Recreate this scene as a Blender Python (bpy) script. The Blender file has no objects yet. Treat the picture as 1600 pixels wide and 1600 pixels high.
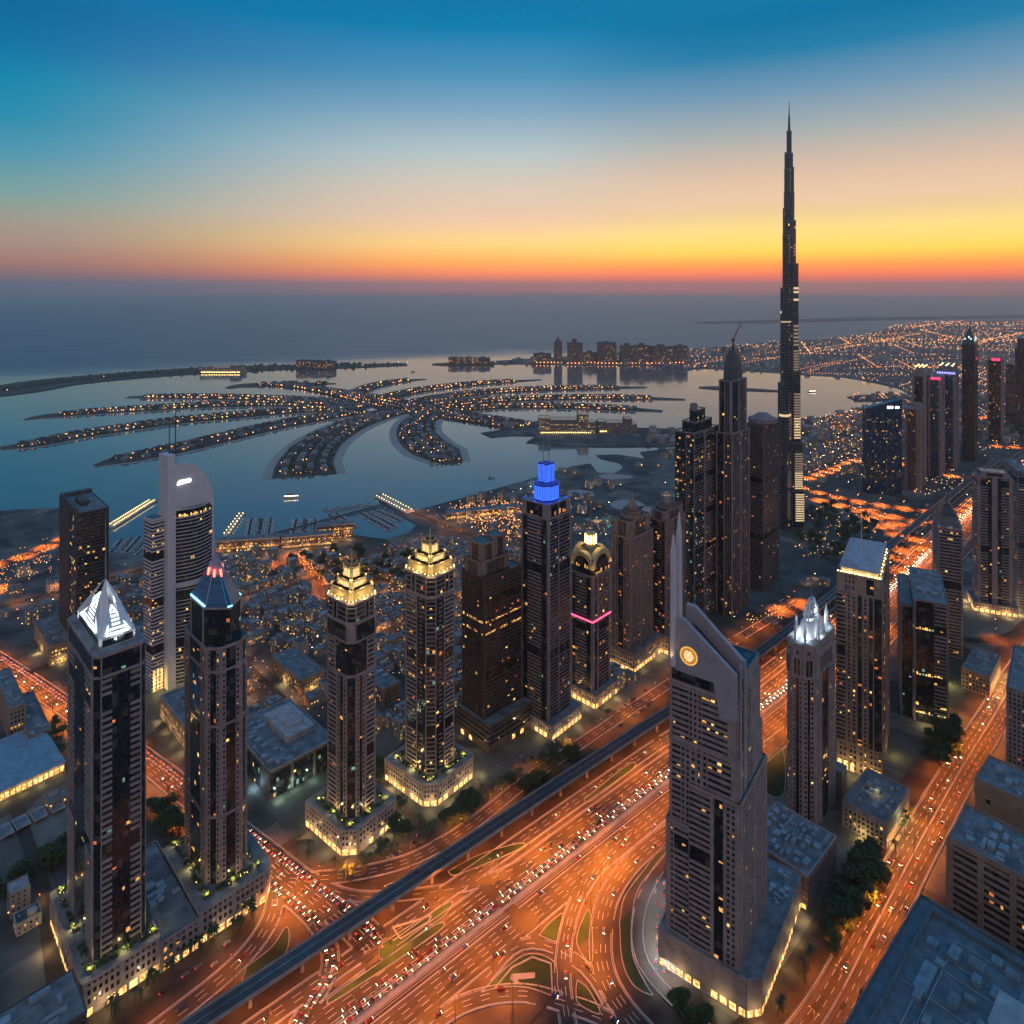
import bpy, bmesh, math, random
from mathutils import Vector, Matrix
from mathutils.geometry import tessellate_polygon
R = math.radians
random.seed(7)
S = bpy.context.scene
COL = S.collection
# ------------------------------------------------------------------ camera
F, V0, H = 1050.0, 452.0, 450.0          # focal length (px of the 1600 px frame), horizon row, eye height
cd = bpy.data.cameras.new('camera'); cam = bpy.data.objects.new('camera', cd); COL.objects.link(cam)
cam.location = (0, 0, H); cam.rotation_euler = (R(90), 0, 0)
cd.sensor_width = 36; cd.lens = F/1600*36; cd.shift_y = -(800-V0)/1600
cd.clip_start = 1; cd.clip_end = 200000
S.camera = cam
# ------------------------------------------------------------------ sky
W = bpy.data.worlds.new('World'); S.world = W; W.use_nodes = True
nt = W.node_tree; N = nt.nodes; L = nt.links; N.clear()
def lin(c): return tuple(((x/255)/12.92 if x/255 <= .04045 else ((x/255+.055)/1.055)**2.4) for x in c) + (1,)
def node(t, nodes=None, **k):
    n = (nodes or N).new(t)
    for a, b in k.items(): setattr(n, a, b)
    return n
def math_node(nodes, links, op, a, b=None, c=None, clamp=False):
    n = nodes.new('ShaderNodeMath'); n.operation = op; n.use_clamp = clamp
    for i, x in enumerate((a, b, c)):
        if x is None: continue
        if isinstance(x, (int, float)): n.inputs[i].default_value = x
        else: links.new(x, n.inputs[i])
    return n.outputs[0]
tc = node('ShaderNodeTexCoord'); sep = node('ShaderNodeSeparateXYZ'); L.new(tc.outputs['Generated'], sep.inputs[0])
M = lambda op, a, b=None, c=None, clamp=False: math_node(N, L, op, a, b, c, clamp)
SUNAZ = R(29)
hx = M('POWER', M('ADD', M('MULTIPLY', sep.outputs[0], sep.outputs[0]), M('MULTIPLY', sep.outputs[1], sep.outputs[1])), .5)
d = M('DIVIDE', M('ADD', M('MULTIPLY', sep.outputs[0], math.sin(SUNAZ)), M('MULTIPLY', sep.outputs[1], math.cos(SUNAZ))), M('MAXIMUM', hx, .001))
pos = M('MULTIPLY', sep.outputs[2], 2.0, clamp=True)
def ramp(u, stops):
    r = node('ShaderNodeValToRGB'); e = r.color_ramp.elements
    rr = math.sqrt(F*F+(u-800)**2)
    P = []
    for v, c in stops:
        t = (V0-v)/rr; P.append((max(0, t/math.sqrt(1+t*t)*2.0), lin(c)))
    P.sort(key=lambda q: q[0])
    P.append((1.0, lin((18, 128, 190))))
    while len(e) < len(P): e.new(1)
    for k, (p, c) in enumerate(P): e[k].position = p; e[k].color = c
    L.new(pos, r.inputs[0]); return r.outputs[0]
cl = ramp(15, [(0, (0, 104, 160)), (60, (0, 114, 165)), (120, (0, 136, 174)), (180, (34, 143, 177)), (235, (76, 155, 180)), (300, (130, 168, 164)),
    (345, (172, 162, 142)), (380, (184, 150, 130)), (410, (188, 128, 104)), (435, (160, 108, 98)), (452, (120, 100, 110))])
cm = ramp(800, [(0, (0, 118, 170)), (45, (0, 128, 178)), (120, (80, 150, 190)), (170, (130, 170, 197)), (240, (190, 205, 206)), (290, (228, 211, 190)),
    (340, (253, 213, 178)), (380, (255, 206, 118)), (408, (255, 166, 58)), (430, (255, 122, 34)), (452, (225, 85, 35))])
cr = ramp(1415, [(0, (0, 116, 164)), (50, (30, 128, 172)), (120, (116, 156, 184)), (185, (172, 180, 180)), (250, (228, 198, 172)), (300, (252, 214, 175)),
    (350, (255, 222, 128)), (388, (255, 198, 62)), (412, (255, 142, 18)), (432, (255, 96, 12)), (452, (235, 75, 20))])
def smooth(x, a, b, lo=0., hi=1.):
    n = node('ShaderNodeMapRange'); n.interpolation_type = 'SMOOTHSTEP'; L.new(x, n.inputs[0])
    for i, q in enumerate((a, b, lo, hi)): n.inputs[1+i].default_value = q
    return n.outputs[0]
def mixc(f, a, b):
    n = node('ShaderNodeMix', data_type='RGBA')
    L.new(f, n.inputs[0]); L.new(a, n.inputs[6]); L.new(b, n.inputs[7]); return n.outputs[2]
c1 = mixc(smooth(d, .38, .88), cl, cm); c2 = mixc(smooth(d, .88, .99), c1, cr)
# unseen sky behind the camera: even lilac, brightened to fill the facades
lil = node('ShaderNodeRGB'); lil.outputs[0].default_value = (.285, .235, .26, 1)
c3 = mixc(smooth(d, -.55, .3, .75, 0), c2, lil.outputs[0])
low = M('MULTIPLY', smooth(sep.outputs[2], .0, .12, 1.05, 0.), smooth(d, .42, .97, .05, 1.))      # the glow is fiercer low down, seen through the haze
mul = M('ADD', smooth(d, -.9, .35, 1.25, 1.), low)
mul = M('MULTIPLY', mul, smooth(sep.outputs[2], -.012, .0, .12, 1.))
bg = node('ShaderNodeBackground'); L.new(c3, bg.inputs[0]); L.new(mul, bg.inputs[1])
wo = node('ShaderNodeOutputWorld'); L.new(bg.outputs[0], wo.inputs[0])
# ------------------------------------------------------------------ weak warm fill lamp, added behind the camera away from the sunset
sd = bpy.data.lights.new('rear_fill', 'SUN'); sd.energy = .22; sd.angle = R(12); sd.color = (1, .62, .42)
so = bpy.data.objects.new('rear_fill', sd); COL.objects.link(so)
so.rotation_euler = Vector((math.sin(R(150)), math.cos(R(150)), .35)).to_track_quat('Z', 'Y').to_euler()
V = S.view_settings; V.view_transform = 'Standard'; V.look = 'None'; V.exposure = 0; V.gamma = 1
S.render.engine = 'CYCLES'; cy = S.cycles
cy.use_denoising = True; cy.max_bounces = 6; cy.diffuse_bounces = 2; cy.glossy_bounces = 3; cy.transmission_bounces = 2
cy.volume_bounces = 1; cy.transparent_max_bounces = 16; cy.use_light_tree = True
cy.sample_clamp_indirect = 2.0; cy.sample_clamp_direct = 30; cy.caustics_reflective = False; cy.caustics_refractive = False
# ------------------------------------------------------------------ projection helpers
def G(u, v, z=0.): Y = (H-z)*F/(v-V0); return Vector(((u-800)/F*Y, Y, z))
def pix(p): return (800+p[0]/p[1]*F, V0+(H-p[2])/p[1]*F) if p[1] > 1 else (-9999, -9999)
def inframe(p, m=0): u, v = pix(p); return -m < u < 1600+m and -m < v < 1600+m
# ------------------------------------------------------------------ materials
MT = {}
def mat(name, col, rough=.8, metal=0., emis=None, es=0., var=.25, scale=.15, spec=.5, sample='AUTO'):
    if name in MT: return MT[name]
    m = bpy.data.materials.new(name); m.use_nodes = True; MT[name] = m
    t = m.node_tree; b = t.nodes['Principled BSDF']
    b.inputs['Roughness'].default_value = rough; b.inputs['Metallic'].default_value = metal
    b.inputs['Specular IOR Level'].default_value = spec
    c = tuple(col)+(1,)
    if var > 0:
        tcn = t.nodes.new('ShaderNodeTexCoord'); nz = t.nodes.new('ShaderNodeTexNoise'); nz.inputs['Scale'].default_value = scale
        nz.inputs['Detail'].default_value = 6; t.links.new(tcn.outputs['Object'], nz.inputs['Vector'])
        rp = t.nodes.new('ShaderNodeValToRGB'); t.links.new(nz.outputs[0], rp.inputs[0])
        rp.color_ramp.elements[0].position = .3; rp.color_ramp.elements[1].position = .7
        rp.color_ramp.elements[0].color = tuple(x*(1-var) for x in col)+(1,); rp.color_ramp.elements[1].color = tuple(min(1, x*(1+var)) for x in col)+(1,)
        t.links.new(rp.outputs[0], b.inputs['Base Color'])
    else: b.inputs['Base Color'].default_value = c
    if emis:
        b.inputs['Emission Color'].default_value = tuple(emis)+(1,); b.inputs['Emission Strength'].default_value = es
    try: m.cycles.emission_sampling = sample
    except Exception: pass
    return m
def window_mat(name, a, b_, es, sc=1.3):
    m = mat(name, (.05, .05, .05), .5, var=0, sample='NONE'); t = m.node_tree; b = t.nodes['Principled BSDF']
    tcn = t.nodes.new('ShaderNodeTexCoord'); v = t.nodes.new('ShaderNodeTexNoise'); v.inputs['Scale'].default_value = sc; v.inputs['Detail'].default_value = 2
    g = t.nodes.new('ShaderNodeNewGeometry')
    t.links.new(g.outputs['Position'], v.inputs['Vector'])
    r = t.nodes.new('ShaderNodeValToRGB'); r.color_ramp.elements[0].position = .38; r.color_ramp.elements[1].position = .66
    r.color_ramp.elements[0].color = tuple(a)+(1,); r.color_ramp.elements[1].color = tuple(b_)+(1,)
    t.links.new(v.outputs[0], r.inputs[0]); t.links.new(r.outputs[0], b.inputs['Emission Color']); b.inputs['Emission Strength'].default_value = es
    return m
def glass_mat(name, tint, rough=.12, px=1.6, py=2.2, frame=(.02, .022, .025)):
    m = mat(name, tint, rough, var=0); t = m.node_tree; b = t.nodes['Principled BSDF']
    uv = t.nodes.new('ShaderNodeUVMap'); br = t.nodes.new('ShaderNodeTexBrick'); t.links.new(uv.outputs[0], br.inputs['Vector'])
    br.offset = 0; br.inputs['Scale'].default_value = 1; br.inputs['Brick Width'].default_value = px; br.inputs['Row Height'].default_value = py
    br.inputs['Mortar Size'].default_value = .09; br.inputs['Bias'].default_value = 0
    br.inputs['Color1'].default_value = tuple(x*.3 for x in tint)+(1,); br.inputs['Color2'].default_value = tuple(x*1.8 for x in tint)+(1,)
    br.inputs['Mortar'].default_value = frame+(1,)
    BCOL = br.outputs['Color']
    # panes sit a hair out of plane, so each mirrors a slightly different piece of sky
    sp = t.nodes.new('ShaderNodeSeparateXYZ'); t.links.new(uv.outputs[0], sp.inputs[0])
    MM = lambda op, a, bb=None: math_node(t.nodes, t.links, op, a, bb)
    fx = MM('FLOOR', MM('DIVIDE', sp.outputs[0], px*2)); fy = MM('FLOOR', MM('DIVIDE', sp.outputs[1], py*2))
    cb = t.nodes.new('ShaderNodeCombineXYZ'); t.links.new(fx, cb.inputs[0]); t.links.new(fy, cb.inputs[1])
    wn = t.nodes.new('ShaderNodeTexWhiteNoise'); wn.noise_dimensions = '2D'; t.links.new(cb.outputs[0], wn.inputs['Vector'])
    bl_ = MM('GREATER_THAN', wn.outputs['Value'], .86); bm_ = t.nodes.new('ShaderNodeMix'); bm_.data_type = 'RGBA'; t.links.new(MM('MULTIPLY', bl_, .55), bm_.inputs[0]); t.links.new(BCOL, bm_.inputs[6]); bm_.inputs[7].default_value = (.13, .12, .11, 1); t.links.new(bm_.outputs[2], b.inputs['Base Color'])
    vm = t.nodes.new('ShaderNodeVectorMath'); vm.operation = 'SUBTRACT'; t.links.new(wn.outputs['Color'], vm.inputs[0]); vm.inputs[1].default_value = (.5, .5, .5)
    v2 = t.nodes.new('ShaderNodeVectorMath'); v2.operation = 'SCALE'; t.links.new(vm.outputs[0], v2.inputs[0]); v2.inputs['Scale'].default_value = .05
    gg = t.nodes.new('ShaderNodeNewGeometry'); v3 = t.nodes.new('ShaderNodeVectorMath'); v3.operation = 'ADD'
    t.links.new(gg.outputs['Normal'], v3.inputs[0]); t.links.new(v2.outputs[0], v3.inputs[1])
    v4 = t.nodes.new('ShaderNodeVectorMath'); v4.operation = 'NORMALIZE'; t.links.new(v3.outputs[0], v4.inputs[0]); t.links.new(v4.outputs[0], b.inputs['Normal'])
    return m
stone = mat('pinkish_stone', (.31, .255, .245), .7); stone2 = mat('brown_stone', (.26, .185, .16), .8); stone3 = mat('grey_stone', (.24, .21, .22), .8)
pale = mat('pale_concrete', (.42, .40, .40), .7); white = mat('white_panel', (.62, .60, .64), .45, var=.08); steel = mat('brushed_metal', (.45, .5, .55), .3, .8, var=.1)
dkmetal = mat('dark_metal', (.06, .065, .07), .45, .5); roofm = mat('roof_felt', (.17, .205, .22), .9, var=.45, scale=.12); ducts = mat('duct_metal', (.35, .42, .46), .55, .3)
glass = glass_mat('dark_glass', (.012, .018, .026)); glassb = glass_mat('blue_glass', (.008, .05, .11), .1, 3, 4); glassg = glass_mat('teal_glass', (.01, .03, .04))
glassr = glass_mat('brown_glass', (.035, .02, .018), .15, 1.6, 2.0, (.05, .03, .028))
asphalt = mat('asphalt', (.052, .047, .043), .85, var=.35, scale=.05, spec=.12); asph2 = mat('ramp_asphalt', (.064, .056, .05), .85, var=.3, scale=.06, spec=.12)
paving = mat('paving', (.075, .06, .05), .9, var=.55, scale=.05, spec=.15); kerbm = mat('kerb_concrete', (.45, .42, .38), .8, var=.15); paint = mat('road_paint', (.75, .73, .68), .6, var=.1)
grass = mat('grass_green', (.016, .042, .010), .95, var=.4, scale=.12); sand = mat('sand', (.24, .2, .155), .95, var=.3, scale=.02)
leafm = mat('leaves', (.045, .085, .03), .8, var=.6, scale=.5); barkm = mat('bark', (.09, .06, .04), .9)
W_warm = window_mat('lit_window_warm', (.35, .12, .02), (1, .52, .13), 1.5); W_yel = window_mat('lit_window_yellow', (.6, .3, .05), (1, .7, .22), 1.9)
W_red = window_mat('lit_window_amber', (.3, .06, .02), (1, .26, .06), 1.1); W_cool = window_mat('lit_window_cool', (.08, .2, .16), (.5, 1, .8), .55)
shopm = window_mat('shop_window_glow', (.35, .12, .02), (1, .66, .22), 2.6, .5)
golds = mat('gilded_stone', (.55, .42, .2), .5, var=.15)
def glow(name, c, s, sample='NONE'): return mat(name, (.1, .1, .1), .6, emis=c, es=s, var=0, sample=sample)
sodium = glow('sodium_lamp', (1, .42, .1), 14); lampw = glow('white_lamp', (1, .85, .62), 14); lampy = glow('yellow_lamp', (1, .66, .18), 14); lampo = glow('orange_lamp', (1, .32, .08), 7)
headm = glow('headlight_white', (1, .8, .58), 13); tailm = glow('taillight_red', (1, .035, .015), 4)
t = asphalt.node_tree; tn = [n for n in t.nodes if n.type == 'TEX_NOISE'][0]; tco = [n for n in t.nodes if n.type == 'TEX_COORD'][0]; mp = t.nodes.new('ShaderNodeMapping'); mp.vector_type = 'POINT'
mp.inputs['Rotation'].default_value = (0, 0, R(49.7)); mp2 = t.nodes.new('ShaderNodeMapping'); mp2.inputs['Scale'].default_value = (.55, .006, 1); t.links.new(tco.outputs['Object'], mp.inputs[0]); t.links.new(mp.outputs[0], mp2.inputs[0]); t.links.new(mp2.outputs[0], tn.inputs['Vector']); tn.inputs['Scale'].default_value = 1; tn.inputs['Detail'].default_value = 4  # tyre-wear streaks along the lanes, also painted to suggest light trails
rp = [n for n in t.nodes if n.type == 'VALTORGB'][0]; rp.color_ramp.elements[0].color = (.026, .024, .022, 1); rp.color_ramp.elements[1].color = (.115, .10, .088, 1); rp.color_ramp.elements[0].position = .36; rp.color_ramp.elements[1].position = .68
# ------------------------------------------------------------------ mesh builder
class MB:
    def __init__(s): s.v = []; s.f = []; s.m = []; s.uv = []
    def face(s, pts, m=0, uv=None):
        b = len(s.v); s.v += [tuple(p) for p in pts]; s.f.append(tuple(range(b, b+len(pts)))); s.m.append(m)
        s.uv += uv if uv else [(p[0]+p[1], p[2]) for p in pts]
    def box(s, c, d, rz=0., m=0, bottom=False):
        cx, cy_, cz = c; a, b, h = d[0]/2, d[1]/2, d[2]; co, si = math.cos(rz), math.sin(rz)
        q = [(cx+x*co-y*si, cy_+x*si+y*co) for x, y in ((-a, -b), (a, -b), (a, b), (-a, b))]
        s.prism(q, cz, cz+h, m, bottom)
    def prism(s, q, z0, z1, m=0, bottom=False, q1=None, mt=None):
        q1 = q1 or q; n = len(q); b = len(s.v)
        s.v += [(x, y, z0) for x, y in q]+[(x, y, z1) for x, y in q1]; acc = 0
        for i in range(n):
            j = (i+1) % n; l = math.hypot(q[j][0]-q[i][0], q[j][1]-q[i][1])
            s.f.append((b+i, b+j, b+n+j, b+n+i)); s.m.append(m); s.uv += [(acc, z0), (acc+l, z0), (acc+l, z1), (acc, z1)]; acc += l
        s.f.append(tuple(b+n+i for i in range(n))); s.m.append(m if mt is None else mt); s.uv += [tuple(x) for x in q1]
        if bottom: s.f.append(tuple(b+i for i in reversed(range(n)))); s.m.append(m); s.uv += [tuple(x) for x in reversed(q)]
    def cone(s, q, z0, p, m=0):
        for i in range(len(q)):
            j = (i+1) % len(q); s.face([(q[i][0], q[i][1], z0), (q[j][0], q[j][1], z0), p], m)
    def cyl(s, c, r0, z0, z1, r1=None, n=12, m=0):
        r1 = r0 if r1 is None else r1
        a = [(c[0]+r0*math.cos(2*math.pi*k/n), c[1]+r0*math.sin(2*math.pi*k/n)) for k in range(n)]
        b = [(c[0]+r1*math.cos(2*math.pi*k/n), c[1]+r1*math.sin(2*math.pi*k/n)) for k in range(n)]
        s.prism(a, z0, z1, m, False, b)
    def bar(s, a, b, w, m=0):
        a, b = Vector(a), Vector(b); d_ = (b-a); l = d_.length
        if l < 1e-6: return
        d_ /= l; up = Vector((0, 0, 1)) if abs(d_.z) < .95 else Vector((1, 0, 0)); x = d_.cross(up).normalized()*w/2; y = d_.cross(x).normalized()*w/2
        c = [a-x-y, a+x-y, a+x+y, a-x+y, b-x-y, b+x-y, b+x+y, b-x+y]
        for q in ((0, 3, 2, 1), (4, 5, 6, 7), (0, 1, 5, 4), (1, 2, 6, 5), (2, 3, 7, 6), (3, 0, 4, 7)): s.face([c[i] for i in q], m)
    def octa(s, c, r, m=0):
        x, y, z = c; P = [(x+r, y, z), (x, y+r, z), (x-r, y, z), (x, y-r, z)]
        for i in range(4):
            s.face([P[i], P[(i+1) % 4], (x, y, z+r)], m); s.face([P[(i+1) % 4], P[i], (x, y, z-r)], m)
    def mesh(s, name, mats):
        me = bpy.data.meshes.new(name); me.from_pydata(s.v, [], s.f)
        for m in (mats if isinstance(mats, (list, tuple)) else [mats]): me.materials.append(m)
        if any(s.m): me.polygons.foreach_set('material_index', s.m)
        ul = me.uv_layers.new(name='UVMap'); flat = []
        for a in s.uv: flat += (a[0], a[1])
        ul.data.foreach_set('uv', flat); me.update(); return me
    def build(s, name, mats, parent=None):
        if not s.f: return None
        o = bpy.data.objects.new(name, s.mesh(name, mats)); COL.objects.link(o); o.parent = parent; return o
def tag(o, label=None, cat=None, group=None, kind=None):
    if o is None: return o
    if label: o['label'] = label
    if cat: o['category'] = cat
    if group: o['group'] = group
    if kind: o['kind'] = kind
    return o
def empty(name, loc, rz=0., *t):
    o = bpy.data.objects.new(name, None); COL.objects.link(o); o.location = loc; o.rotation_euler = (0, 0, rz); o.empty_display_size = 5
    if t: tag(o, *t)
    return o
def rect(x0, x1, y0, y1): return [(x0, y0), (x1, y0), (x1, y1), (x0, y1)]
# ------------------------------------------------------------------ ground, water
def catmull(P, n=10):
    P = [Vector(p) for p in P]; Q = [2*P[0]-P[1]]+P+[2*P[-1]-P[-2]]; out = []
    for i in range(1, len(Q)-2):
        a, b, c, e = Q[i-1:i+3]
        for k in range(n):
            t = k/n; out.append(.5*((2*b)+(c-a)*t+(2*a-5*b+4*c-e)*t*t+(3*b-3*c+e-a)*t**3))
    out.append(P[-1].copy()); return out
def sheet(name, pts, z, m, skirt=0., label=None, cat=None, kind='structure'):
    pts = [Vector((p[0], p[1], 0)) for p in pts]; b = MB()
    b.v = [(p.x, p.y, z) for p in pts]
    for t in tessellate_polygon([pts]):
        a, c, e = (pts[i] for i in t)
        if (c-a).cross(e-a).z < 0: t = (t[0], t[2], t[1])
        b.f.append(tuple(t)); b.m.append(0); b.uv += [(pts[i].x, pts[i].y) for i in t]
    if skirt:
        area = sum(pts[i].x*pts[(i+1) % len(pts)].y-pts[(i+1) % len(pts)].x*pts[i].y for i in range(len(pts)))
        for i in range(len(pts)):
            p, q = pts[i], pts[(i+1) % len(pts)]
            if area < 0: p, q = q, p
            b.face([(p.x, p.y, z-skirt), (q.x, q.y, z-skirt), (q.x, q.y, z), (p.x, p.y, z)])
    o = b.build(name, m); tag(o, label, cat, None, kind); return o
wm = mat('sea_water', (.12, .16, .16), .1, var=0); t = wm.node_tree; bsd = t.nodes['Principled BSDF']; bsd.inputs['IOR'].default_value = 2.1
tcn = t.nodes.new('ShaderNodeTexCoord'); nz = t.nodes.new('ShaderNodeTexNoise'); nz.inputs['Scale'].default_value = .02; nz.inputs['Detail'].default_value = 5
nz2 = t.nodes.new('ShaderNodeTexNoise'); nz2.inputs['Scale'].default_value = .0035; nz2.inputs['Detail'].default_value = 3
mp = t.nodes.new('ShaderNodeMapping'); mp.inputs['Scale'].default_value = (.35, 1.3, 1); t.links.new(tcn.outputs['Object'], mp.inputs[0])
t.links.new(mp.outputs[0], nz.inputs['Vector']); t.links.new(mp.outputs[0], nz2.inputs['Vector'])
bp = t.nodes.new('ShaderNodeBump'); bp.inputs['Strength'].default_value = .07; bp.inputs['Distance'].default_value = .7; t.links.new(nz.outputs[0], bp.inputs['Height']); t.links.new(bp.outputs[0], bsd.inputs['Normal'])
mr = t.nodes.new('ShaderNodeMapRange'); t.links.new(nz2.outputs[0], mr.inputs[0]); mr.inputs[1].default_value = .35; mr.inputs[2].default_value = .65; mr.inputs[3].default_value = .05; mr.inputs[4].default_value = .13; t.links.new(mr.outputs[0], bsd.inputs['Roughness'])
wsp = t.nodes.new('ShaderNodeSeparateXYZ'); t.links.new(tcn.outputs['Object'], wsp.inputs[0]); WM = lambda op, a, b_, c=None: math_node(t.nodes, t.links, op, a, b_, c)
wd = WM('SUBTRACT', wsp.outputs[1], WM('ADD', WM('MULTIPLY', WM('MINIMUM', wsp.outputs[0], 0), .45), 4450)); ws = t.nodes.new('ShaderNodeMapRange'); ws.interpolation_type = 'SMOOTHSTEP'; t.links.new(wd, ws.inputs[0])
for i_, q_ in enumerate((-150, 700, .5, .22)): ws.inputs[1+i_].default_value = q_
t.links.new(ws.outputs[0], bsd.inputs['Specular IOR Level']); wr = t.nodes.new('ShaderNodeMapRange'); t.links.new(wd, wr.inputs[0])
for i_, q_ in enumerate((-150, 700, 0, .35)): wr.inputs[1+i_].default_value = q_
t.links.new(WM('ADD', mr.outputs[0], wr.outputs[0]), bsd.inputs['Roughness'])
b = MB(); b.prism([(46500*math.cos(a*math.pi/24), 46500*math.sin(a*math.pi/24)) for a in range(48)], -4, -2); tag(b.build('water', wm), kind='structure')
# city soil: patchwork of sand, dark lots and plots
gm = mat('city_ground', (.1, .1, .1), .9, var=0); t = gm.node_tree; bsd = t.nodes['Principled BSDF']
tcn = t.nodes.new('ShaderNodeTexCoord'); mp = t.nodes.new('ShaderNodeMapping'); mp.inputs['Rotation'].default_value = (0, 0, R(43)); t.links.new(tcn.outputs['Object'], mp.inputs[0])
vo = t.nodes.new('ShaderNodeTexVoronoi'); vo.inputs['Scale'].default_value = .014; vo.distance = 'CHEBYCHEV'; vo.inputs['Randomness'].default_value = .75; t.links.new(mp.outputs[0], vo.inputs['Vector'])
nz = t.nodes.new('ShaderNodeTexNoise'); nz.inputs['Scale'].default_value = .03; nz.inputs['Detail'].default_value = 7; t.links.new(mp.outputs[0], nz.inputs['Vector'])
r1 = t.nodes.new('ShaderNodeValToRGB'); e = r1.color_ramp.elements; e[0].color = (.045, .058, .055, 1); e[1].color = (.2, .19, .165, 1); e.new(.4).color = (.075, .088, .088, 1); e.new(.7).color = (.12, .125, .115, 1)
sx = t.nodes.new('ShaderNodeSeparateColor'); t.links.new(vo.outputs['Color'], sx.inputs[0]); t.links.new(sx.outputs[0], r1.inputs[0])
r2 = t.nodes.new('ShaderNodeValToRGB'); r2.color_ramp.elements[0].position = .35; r2.color_ramp.elements[1].position = .65; r2.color_ramp.elements[0].color = (.5, .5, .5, 1); r2.color_ramp.elements[1].color = (1.3, 1.25, 1.2, 1); t.links.new(nz.outputs[0], r2.inputs[0])
mx = t.nodes.new('ShaderNodeMix'); mx.data_type = 'RGBA'; mx.blend_type = 'MULTIPLY'; mx.inputs[0].default_value = 1; t.links.new(r1.outputs[0], mx.inputs[6]); t.links.new(r2.outputs[0], mx.inputs[7]); t.links.new(mx.outputs[2], bsd.inputs['Base Color'])
def GP(L_): return [G(u, v) for u, v in L_]
coast = [(-3000, 1330)] + [tuple(p[:2]) for p in GP([(-60, 799), (0, 798), (50, 795), (110, 794), (165, 795), (168, 830), (168, 862), (200, 868), (250, 868), (300, 862), (335, 858), (345, 848), (400, 845), (470, 845), (520, 838),
    (555, 836), (600, 842), (640, 832), (652, 818), (628, 806), (600, 790), (586, 776), (594, 771), (620, 785), (645, 798), (715, 780), (780, 762), (830, 748), (868, 736), (895, 728), (922, 724), (934, 738), (960, 739),
    (975, 730), (968, 722), (940, 716), (932, 711), (965, 710), (1010, 717), (1000, 706), (1055, 700), (1056, 697), (950, 698), (900, 697), (850, 694), (822, 691), (838, 681), (800, 680), (768, 683), (752, 676), (790, 670),
    (820, 662), (850, 655), (900, 655), (960, 660), (998, 668), (1055, 670), (1110, 668), (1180, 664), (1251, 653), (1262, 655), (1303, 648), (1350, 637), (1400, 630),
    (1428, 626), (1334, 627), (1330, 617), (1423, 616), (1403, 606), (1359, 596), (1316, 589), (1250, 585), (1180, 580), (1110, 576), (1060, 577), (1010, 581), (1004, 578), (1060, 573), (1000, 571), (900, 571), (830, 569),
    (738, 569), (738, 566), (800, 562), (870, 558), (1000, 548), (1110, 544), (1200, 535), (1320, 528), (1375, 519), (1400, 508), (1450, 503), (1700, 499), (2600, 495)])] + [(40000, 12000), (40000, -3000), (-3000, -3000)]
sheet('ground', coast, 0, gm, 3)
sheet('far_shore', GP([(1080, 503.5), (1300, 497), (1600, 492), (2300, 490), (2300, 493), (1600, 496.5), (1350, 501), (1200, 505), (1100, 505.5)]), 1, gm, 3)
def ribbon_poly(pts, w):
    if not isinstance(w, (list, tuple)): w = [w]*len(pts)
    P = catmull(pts, 8); n = len(P); Lf, Rt = [], []
    for i, p in enumerate(P):
        t_ = (P[min(i+1, n-1)]-P[max(i-1, 0)]).normalized(); k = i/(n-1)*(len(w)-1); a = int(k); ww = w[a]+(w[min(a+1, len(w)-1)]-w[a])*(k-a)
        nn = Vector((-t_.y, t_.x, 0)); Lf.append(p+nn*ww/2); Rt.append(p-nn*ww/2)
    return P, Lf, Rt
isl = mat('island_land', (.07, .075, .06), .95, var=.4, scale=.02)
FRONDS = [([(355, 606), (385, 602), (450, 600), (525, 599)], [30, 130, 140, 20], 0), ([(200, 620), (300, 620), (400, 622), (500, 627), (570, 637)], [30, 110, 110, 120, 130], 1),
    ([(40, 655), (75, 650), (150, 643), (250, 637), (350, 632), (450, 631), (560, 637)], [10, 90, 110, 110, 110, 110, 130], 1), ([(2, 700), (60, 692), (120, 680), (200, 668), (280, 657), (380, 648), (480, 640), (560, 638)], [40, 100, 110, 110, 110, 110, 110, 120], 1),
    ([(150, 727), (200, 716), (270, 702), (340, 686), (420, 667), (500, 652), (570, 641)], [20, 100, 110, 110, 110, 115, 130], 1), ([(476, 742), (478, 720), (500, 692), (540, 668), (580, 653), (620, 642)], [150, 140, 135, 125, 120, 130], 1),
    ([(706, 722), (682, 706), (660, 690), (650, 674), (655, 658), (675, 645)], [60, 135, 130, 120, 115, 110], 1), ([(552, 616), (580, 604), (620, 596), (665, 592)], [60, 100, 90, 15], 1), ([(590, 624), (660, 609), (750, 599), (845, 593)], [90, 110, 100, 15], 1),
    ([(630, 632), (720, 617), (800, 610), (900, 606), (1010, 605)], [110, 120, 110, 110, 15], 1), ([(680, 634), (760, 626), (850, 622), (960, 621), (1070, 624)], [110, 110, 105, 100, 20], 1), ([(690, 641), (780, 635), (880, 635), (960, 638), (1035, 642)], [110, 100, 100, 95, 20], 1),
    ([(430, 600), (500, 609), (560, 620), (620, 632), (680, 644), (760, 656), (830, 668)], [60, 70, 130, 200, 160, 130, 130], 1),
    ([(-120, 620), (0, 611), (80, 598), (160, 590), (260, 582), (340, 578), (440, 574), (540, 572), (635, 569)], [320, 330, 330, 300, 300, 300, 230, 200, 120], 0),
    ([(676, 569), (700, 569), (740, 569), (768, 568)], [60, 150, 150, 100], 0), ([(1092, 605), (1120, 606), (1180, 609), (1240, 612)], [20, 90, 60, 10], 0)]
HS = []      # centre lines that carry villas
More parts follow.
